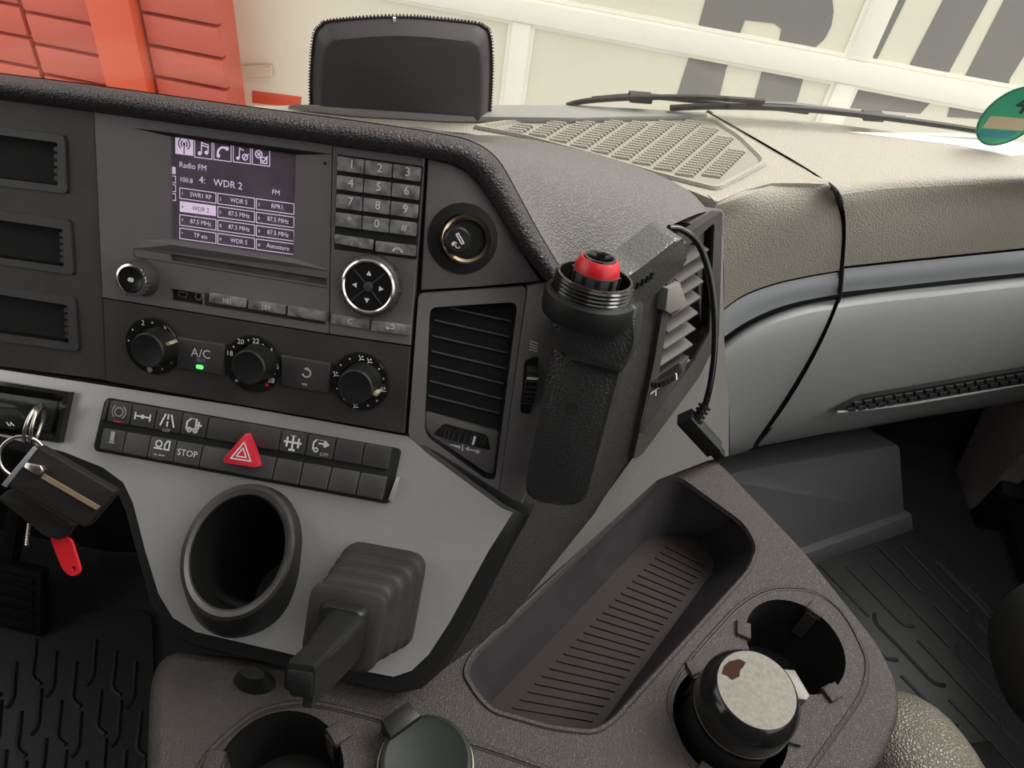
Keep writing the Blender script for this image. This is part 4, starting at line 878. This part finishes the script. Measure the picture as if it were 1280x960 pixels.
# beige clip beside the canister
q = TT.p2([(970, 836), (993, 838), (1012, 870), (1008, 876), (985, 872)], .012); link('pale_clip', prism(q, .004, .013, .001), mat('pale_clip', (.13, .12, .10), .4), CO)
# small latch under the silver panel
p = TT.l(317, 846, .006)
link('latch', loft([[(p.x + (.013 - .002 * k) * math.cos(a * math.pi / 12), p.y + (.008 - .0015 * k) * math.sin(a * math.pi / 12), -.001 + .004 * k) for a in range(24)] for k in range(4)], True, True, True), BLACK, CO)

# canister in the well
CN = thing('canister', 'black canister with worn silver foil lid standing in a cup well', 'canister', Frame(TT.O + TT.U * c2h[0] + TT.V * c2h[1], TT.U, TT.V))
link('body', lathe([(.0265, -.060), (.0275, -.058), (.0275, .016), (.0268, .017)], 56), BLACK, CN)
cap = link('cap', lathe([(.0285, .0165), (.0290, .0180), (.0290, .034), (.0284, .037), (.0240, .0448), (.0228, .0456), (.0226, .0452)], 64), GLOSS, CN)
link('cap_seam', lathe([(.0288, .0215), (.0294, .0220), (.0288, .0225)], 64), SWM, cap)
link('foil_lid', lathe([(.0227, .0450), (.0226, .0460), (.0001, .0461)], 56), WORN, CN)
ta = [TT.l(x, y, .046) for x, y in ((905, 833), (911, 827), (924, 824), (932, 828), (929, 834), (925, 838), (924, 846), (915, 850), (909, 845), (902, 842))]
link('torn_patch', strokes([], .1, .0463, [[(p.x - c2h[0], p.y - c2h[1]) for p in ta]]), RUST, CN, smooth=0)
# low round tin in the front well
tn = TT.l(533, 950, .012)
TN = thing('round_tin', 'low dark round tin with a raised tab in the front console', 'tin', Frame(TT.O + TT.U * tn.x + TT.V * tn.y, TT.U, TT.V))
link('lid', lathe([(.0255, .0), (.0255, .009), (.0245, .0115), (.0225, .0125), (.0215, .0118), (.0001, .0115)], 56), mat('tin_dark', (.016, .019, .016), .5, spec=.2, bump=('noise', 500, .2, .0004)), TN)
link('rim', lathe([(.0258, .004), (.0265, .0048), (.0258, .0056)], 56), BEIGE, TN)
ang = math.radians(140); dv = Vector((math.cos(ang), math.sin(ang))); ev = Vector((-dv.y, dv.x))
link('tab', prism([tuple(dv * a + ev * b) for a, b in ((.020, -.010), (.031, -.009), (.031, .009), (.020, .010))], .001, .0165, .001), BLACK, TN)

# ================================================================== OVAL CUP HOLDER in the silver panel
CU = Frame(LO.hit(297, 691, .016), LO.U, (Matrix.Rotation(math.radians(-18), 3, LO.U) @ LO.V))
CH2 = thing('cup_holder', 'black oval cup holder with thick rounded rim in the silver panel', 'cup holder', LO)
def ell(k, n=48): return [(297 + x, 691 + y) for x, y in circ(0, 0, 90 * k, n, 68 * k, math.radians(-65))]
def tolo(P): return LO.I @ Vector(P)
ro = [tolo(CU.hit(x, y, -.001)) for x, y in ell(.99)]; rc = [tolo(CU.hit(x, y, .0025)) for x, y in ell(.93)]; ri = [tolo(CU.hit(x, y, .001)) for x, y in ell(.85)]; rd = [tolo(CU.hit(x, y, -.004)) for x, y in ell(.82)]
foot = []
for i, (x, y) in enumerate(ell(1.0)):
    dx, dy = x - 297, y - 691; sx_ = x + (10 if dx > 0 else 0) * min(1, abs(dx) / 50); sy_ = y + (22 * max(0, min(1, dy / 70 + .1)))
    p = LO.l(sx_ + max(0, dy) * .12, sy_, -.002); foot.append(p)
link('collar', loft([foot, [f_.lerp(r_, .8) for f_, r_ in zip(foot, ro)], ro], True), BLACK, CH2)
link('rim', loft([ro, rc, ri, rd], True), mat('cup_rim', (.045, .043, .042), .42, vary=.5, vscale=90), CH2)
dwn = LO.I.to_3x3() @ Vector((.012, .02, -.078)); cdn = sum((p for p in rd), Vector()) / len(rd)
bot = [cdn + dwn + (p - cdn) * .72 for p in rd]
bot = [Vector((b.x, b.y, b.z)) for b in bot]
link('inner_wall', loft([rd, [a.lerp(b, .5) for a, b in zip(rd, bot)], bot, [cdn + dwn + (b - cdn - dwn) * .6 for b in bot], [cdn + dwn * 1.03 + (b - cdn - dwn) * .55 for b in bot]], True, False, True), GLOSS, CH2)

# ================================================================== HAND BRAKE LEVER
HB = thing('hand_brake_lever', 'black hand brake lever with square ribbed rubber gaiter', 'brake lever', LO)
def sq(c, hw, hh, w, skew=0):
    q = rpoly([(c[0] - hw, c[1] + hh), (c[0] + hw, c[1] + hh), (c[0] + hw * .96, c[1] - hh), (c[0] - hw * .96, c[1] - hh)], min(hw, hh) * .42, 5); return [(x, y, w) for x, y in q]
b0, b1_ = LO.l(475, 742, 0), LO.l(428, 786, .058)
def gc_(t): return (b0.x + (b1_.x - b0.x) * t, b0.y + (b1_.y - b0.y) * t)
rg = []
steps = [(0, .0245, .0315)]
for k in range(4):                                                                  # four bellows, each a bulge and a tight valley
    t0, f_ = .02 + k * .215, 1 - k * .070
    steps += [(t0, .0242 * f_, .0300 * f_), (t0 + .03, .0252 * f_, .0314 * f_), (t0 + .11, .0249 * f_, .0308 * f_), (t0 + .14, .0236 * f_, .0290 * f_), (t0 + .155, .0200 * f_, .0246 * f_), (t0 + .205, .0198 * f_, .0243 * f_)]
steps += [(.91, .0198, .0226), (.93, .0204, .0232), (.985, .0202, .0230), (1.0, .0190, .0216)]
for t, hw, hh in steps: rg.append(sq(gc_(t), hw * .97, hh * .86, t * .058))
link('gaiter', loft(rg, True, False, True), GAIT, HB)
bc = gc_(1.02)
link('lever_base', loft([sq(bc, .0125, .0135, .056), sq(bc, .0120, .013, .062), sq(bc, .0105, .0115, .0645)], True, False, True), BLACK, HB)
A = LO.l(430, 792, .066); B = LO.l(376, 846, .118)
sec = lambda P, hw, hh: [P + Vector((x, y, 0)) for x, y in rpoly([(-hw, hh), (hw, hh), (hw, -hh), (-hw, -hh)], min(hw, hh) * .5, 3)]
link('lever_arm', loft([sec(A, .010, .0105), sec(A.lerp(B, .4), .0085, .008), sec(A.lerp(B, .75), .0065, .0065), sec(B, .0068, .0068)], True, True, True), BLACK, HB)
link('lever_fin', loft([sec(A + Vector((.0075, -.002, 0)), .002, .009), sec(A.lerp(B, .6) + Vector((.006, -.003, 0)), .002, .009), sec(B + Vector((.0045, -.003, 0)), .002, .009)], True, True, True), BLACK, HB)
gq = [(357, 826), (396, 831), (394, 875), (360, 871)]
gp_ = rpoly(LO.p2(gq, .122), .0022, 4)
grip = link('lever_grip', loft([[(x, y, .100) for x, y in gp_], [(x, y, .118) for x, y in gp_], [(cen(gp_)[0] + (x - cen(gp_)[0]) * .9, cen(gp_)[1] + (y - cen(gp_)[1]) * .9, .122) for x, y in gp_]], True, True, True), BLACK, HB)
cg = cen(gp_); link('grip_pad', loft([[(cg[0] + (x - cg[0]) * k, cg[1] - .0012 + (y - cg[1]) * k * .88, w) for x, y in gp_] for k, w in ((.84, .1215), (.82, .1228), (.78, .1230))], True, False, True), RUB, grip)

# ================================================================== IGNITION AND KEYS
IG = thing('ignition_switch', 'black recessed ignition switch in the silver panel holding the keys', 'ignition', LO)
io = LO.p2([(-110, 458), (93, 490), (80, 553), (-110, 524)]); ii = LO.p2([(-100, 473), (80, 500), (70, 543), (-100, 515)], .001)
link('bezel', loft([[(x, y, -.001) for x, y in io], [(x, y, .005) for x, y in io], [(x * .6 + a * .4, y * .6 + b * .4, .006) for (x, y), (a, b) in zip(io, ii)], [(x, y, .003) for x, y in ii], [(x * .9 + cen(ii)[0] * .1, y * .85 + cen(ii)[1] * .15, -.0) for x, y in ii]], True, False, True), GLOSS, IG)
ib = rpoly(LO.p2([(-100, 485), (28, 506), (26, 536), (-100, 516)], .01), .002, 3); link('lock_body', prism(ib, .0, .014, .002), BLACK, IG)
kb_ = rpoly(LO.p2([(0, 508), (28, 512), (40, 524), (28, 538), (0, 534)], .016), .002, 3); link('key_head', prism(kb_, .012, .020, .002), RUB, IG)
link('lock_text', strokes([LO.p2([(8, 528), (11, 532)], .0205), LO.p2([(13, 532), (13, 528), (17, 532)], .0205)], .0006, .0203), WHITE, IG, smooth=0)
KR = thing('key_ring', 'bright steel split rings joining the ignition key and the pouch', 'key ring', LO, None)
def ringat(px, py, w, R, tilt, az, name):
    o = link(name, torus(R, .0011), STEEL, KR); p = LO.l(px, py, w); o.matrix_local = Matrix.Translation(p) @ Matrix.Rotation(az, 4, 'Z') @ Matrix.Rotation(tilt, 4, 'Y'); return o
ringat(43, 530, .022, .0115, math.radians(108), math.radians(-8), 'split_ring'); ringat(46, 531, .022, .0108, math.radians(116), math.radians(-4), 'split_ring'); ringat(28, 571, .028, .0115, math.radians(20), 0, 'large_ring')
KF = Frame(at(72, 612, .37), at(143, 615, .37) - at(45, 557, .37), at(45, 557, .37) - at(4, 607, .37))
KP = thing('key_pouch', 'black leather key pouch with brass zip hanging from the ignition', 'key pouch', KF)
q = KF.p2([(44.7, 556), (143.6, 614), (134, 628), (105.7, 661), (4, 606)])
link('front_flap', prism(rpoly(q, .002, 3), -.006, 0, .0018, 3), mat('pouch_leather', (.014, .012, .011), .65, spec=.2, bump=('noise', 500, .3, .0006)), KP)
q = KF.p2([(16, 610), (93, 655), (80, 674), (62, 668), (2, 622)], -.012); link('back_flap', prism(rpoly(q, .002, 3), -.016, -.008, .0015), mat('pouch_leather', (.022, .019, .017)), KP)
z = KF.p2([(56, 592), (126, 633), (122, 637), (53, 597)]); link('zip', prism(z, 0, .0012), mat('zip_brass', (.30, .22, .14), .4, .5, bump=('noise', 2500, .5, .0004)), KP)
z = KF.p2([(38, 577), (56, 581), (59, 587), (52, 594), (46, 590), (34, 583)]); link('zip_slider', prism(z, 0, .0035, .0006), STEEL, KP)
q = KF.p2([(42, 558), (47, 561), (8, 609), (2, 606)], .0); link('edge_binding', prism(q, -.0065, .0006, .0003), mat('binding_grey', (.2, .2, .21), .4), KP)
TGF = Frame(at(82, 695, .385), KF.U, KF.V)
q = TGF.p2([(62, 672), (70, 668), (88, 674), (100, 712), (98, 718), (89, 721), (78, 712)])
o = link('key_tag', plate(rpoly(q, .002, 3), [circ(*TGF.p2([(92, 711)])[0], .0012, 12)], -.002, 0), RED); o.matrix_world = TGF.M
tag(o, 'red plastic key tag hanging below the black pouch', 'key tag')
ck = [at(22, 655, .39), at(36, 662, .39), at(37, 672, .39), at(35, 682, .39)]
KC = thing('key_chain', 'thin steel ball chain hanging beside the black key pouch', 'chain', Frame(at(36, 652, .39), (1, 0, 0), (0, 1, 0)))
bead = prism(circ(0, 0, .0008, 8), -.0008, .0008)
for k in range(11):
    p = at(37 - k * .35, 650 + k * 3.1, .39); link('bead', bead, STEEL, KC, KC.matrix_world.inverted() @ p if False else p - at(36, 652, .39))

# ================================================================== PASSENGER FOOTWELL
FO = FL.hit(1012, 700); FU = FL.hit(1134, 659) - FO
RW = Frame(FO, FU, UP + Vector((FU.y, -FU.x, 0)).normalized() * -.35)
FR = thing('footrest', 'smooth grey footrest block at the front of the passenger footwell', 'footrest', RW)
q = RW.p2([(900, 600), (930, 588), (1124, 556), (1131, 640), (1010, 684), (960, 700)]); link('riser', prism(rpoly(q, .006, 3), -.12, 0, .012, 3), FOOT, FR)
q = RW.p2([(940, 706), (1010, 682), (1132, 638), (1135, 658), (1012, 700), (945, 722)]); link('foot_ledge', prism(q, -.05, .012, .004), FOOT, FR)
fb = FL.hit(1125, 640)
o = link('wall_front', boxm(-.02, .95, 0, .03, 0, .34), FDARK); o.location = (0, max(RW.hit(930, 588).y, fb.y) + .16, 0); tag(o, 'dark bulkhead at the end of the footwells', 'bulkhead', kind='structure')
DX = FL.hit(1175, 700).x + .10
DP = Frame((DX, FL.hit(1175, 700).y, 0), (0, -1, 0), UP)
DR = thing('door_panel', 'dark blue door side panel with curved grey pillar cover', 'door panel', DP)
link('panel', boxm(-.45, .62, 0.03, .48, -.015, 0), mat('door_dark', (.010, .012, .020), .7), DR)
q = DP.p2([(1232, 505), (1330, 470), (1330, 520), (1255, 590), (1222, 632), (1196, 641), (1188, 628), (1190, 596), (1215, 545)], .03); link('pillar_cover', prism(rpoly(q, .01, 3), -.0, .03, .008, 3), PILL, DR)
q = DP.p2([(1165, 640), (1190, 655), (1222, 642), (1262, 600), (1262, 620), (1226, 662), (1180, 672)], .02); link('cable_loop', prism(rpoly(q, .006, 3), 0, .03, .008), RUB, DR)
MT = thing('floor_mat', 'black rubber passenger floor mat with raised curved ribs', 'floor mat', FL)
q = FL.p2([(1005, 700), (1138, 656), (1300, 775), (1300, 1040), (1150, 1040)], .006); link('sheet', prism(rpoly(q, .02, 3), .0005, .008, .002), MAT_R, MT)
def inpoly(p): return inside(p, [(1020, 705), (1132, 668), (1290, 790), (1290, 1010), (1180, 1000)])
for k in range(-2, 15):
    x0, y0 = (1024 + 24 * k, 706 - 8 * k) if k < 5 else (1138 + 24 * (k - 4.5), 674 + 20 * (k - 4.5))
    x0 += (k % 3) * 9; y0 += (k % 3) * 9
    for s_ in range(5):
        n_ = 62 + 18 * ((k + s_) % 3); ln_ = [(x0, y0), (x0 + n_ * .35, y0 + n_ * .36), (x0 + n_ * .7, y0 + n_ * .73), (x0 + n_, y0 + n_ * 1.04)]
        if (k + s_) % 2: ln_ = [(x0 - 3, y0 - 14)] + ln_[:-1] + [(x0 + n_ * .9, y0 + n_ * .92), (x0 + n_ * 1.06, y0 + n_ * .95)]
        pts = [p for p in ln_ if inpoly(p)]
        if len(pts) > 2: link('rib', tube(spline([FL.l(x, y, .0075) for x, y in pts], 3), .0030, 5), mat('mat_rib', (.012, .012, .013), .6), MT)
        x0 += n_ + 10; y0 += (n_ + 10) * 1.04

# ================================================================== DRIVER FOOTWELL
DM = thing('floor_mat', 'dark ribbed rubber floor mat in the driver footwell below the keys', 'floor mat', FL)
q = FL.p2([(-150, 780), (190, 760), (200, 1030), (-150, 1060)], .006); link('sheet', prism(rpoly(q, .02, 3), .0005, .008, .002), MAT_R, DM)
for k in range(9):
    for s_ in range(3):
        x0 = -30 + k * 25 + s_ * 6; y0 = 800 + s_ * 62 + (k % 3) * 14; pts = [(x0, y0), (x0 - 2, y0 + 24), (x0 - 4, y0 + 46)] + ([(x0 + 6, y0 + 56)] if (k + s_) % 2 else [(x0 - 12, y0 + 58)])
        if x0 < 185: link('rib', tube(spline([FL.l(x, y, .008) for x, y in pts], 3), .0028, 5), mat('mat_rib', (.02, .02, .021)), DM)
PDF = Frame(FL.hit(20, 775) + UP * .05, (1, 0, 0), (0, .5, 1))
PD = thing('brake_pedal', 'dim black brake pedal with grooved pad deep in the driver footwell', 'pedal', PDF)
link('pad', boxm(-.045, .045, -.04, .04, -.012, 0, .004), RUB, PD)
for k in range(5): link('groove_bar', boxm(-.038, .038, -.032 + k * .014, -.024 + k * .014, 0, .003, .001), RUB, PD)
link('arm', tube([Vector((0, .02, -.01)), Vector((0, .12, -.03)), Vector((0, .3, .0))], .009, 8), RUB, PD)

# ================================================================== SEATS
def lump(rx, ry, rz, e=.7, n=28, m=16):
    rings = []; f = lambda c: math.copysign(abs(c) ** e, c)
    for i in range(1, m):
        t = math.pi * (i / m - .5); rings.append([(rx * f(math.cos(t)) * f(math.cos(2 * math.pi * j / n)), ry * f(math.cos(t)) * f(math.sin(2 * math.pi * j / n)), rz * f(math.sin(t))) for j in range(n)])
    return loft(rings, True, True, True)
SE = thing('passenger_seat', 'passenger seat with pebbled leather bolster beside the console', 'seat', Frame(at(1138, 1010, .585), (1, .35, 0), (-.35, 1, 0)))
o = link('bolster', lump(.052, .085, .07, .8), LEATH, SE)
link('seat_base', boxm(-.04, .16, -.25, .06, -.3, -.06, .01), SEATB, SE)
S2 = thing('seat_cushion', 'black fabric seat cushion corner at the passenger door side', 'seat', Frame(at(1338, 825, .66), (1, 0, 0), (0, 1, 0)))
link('cushion', lump(.055, .07, .06, .8), SEATB, S2)
link('piping', tube([Vector((.05 * math.cos(a), .068 * math.sin(a), .03)) for a in [i * math.pi / 12 for i in range(25)]], .002, 6), RUB, S2)
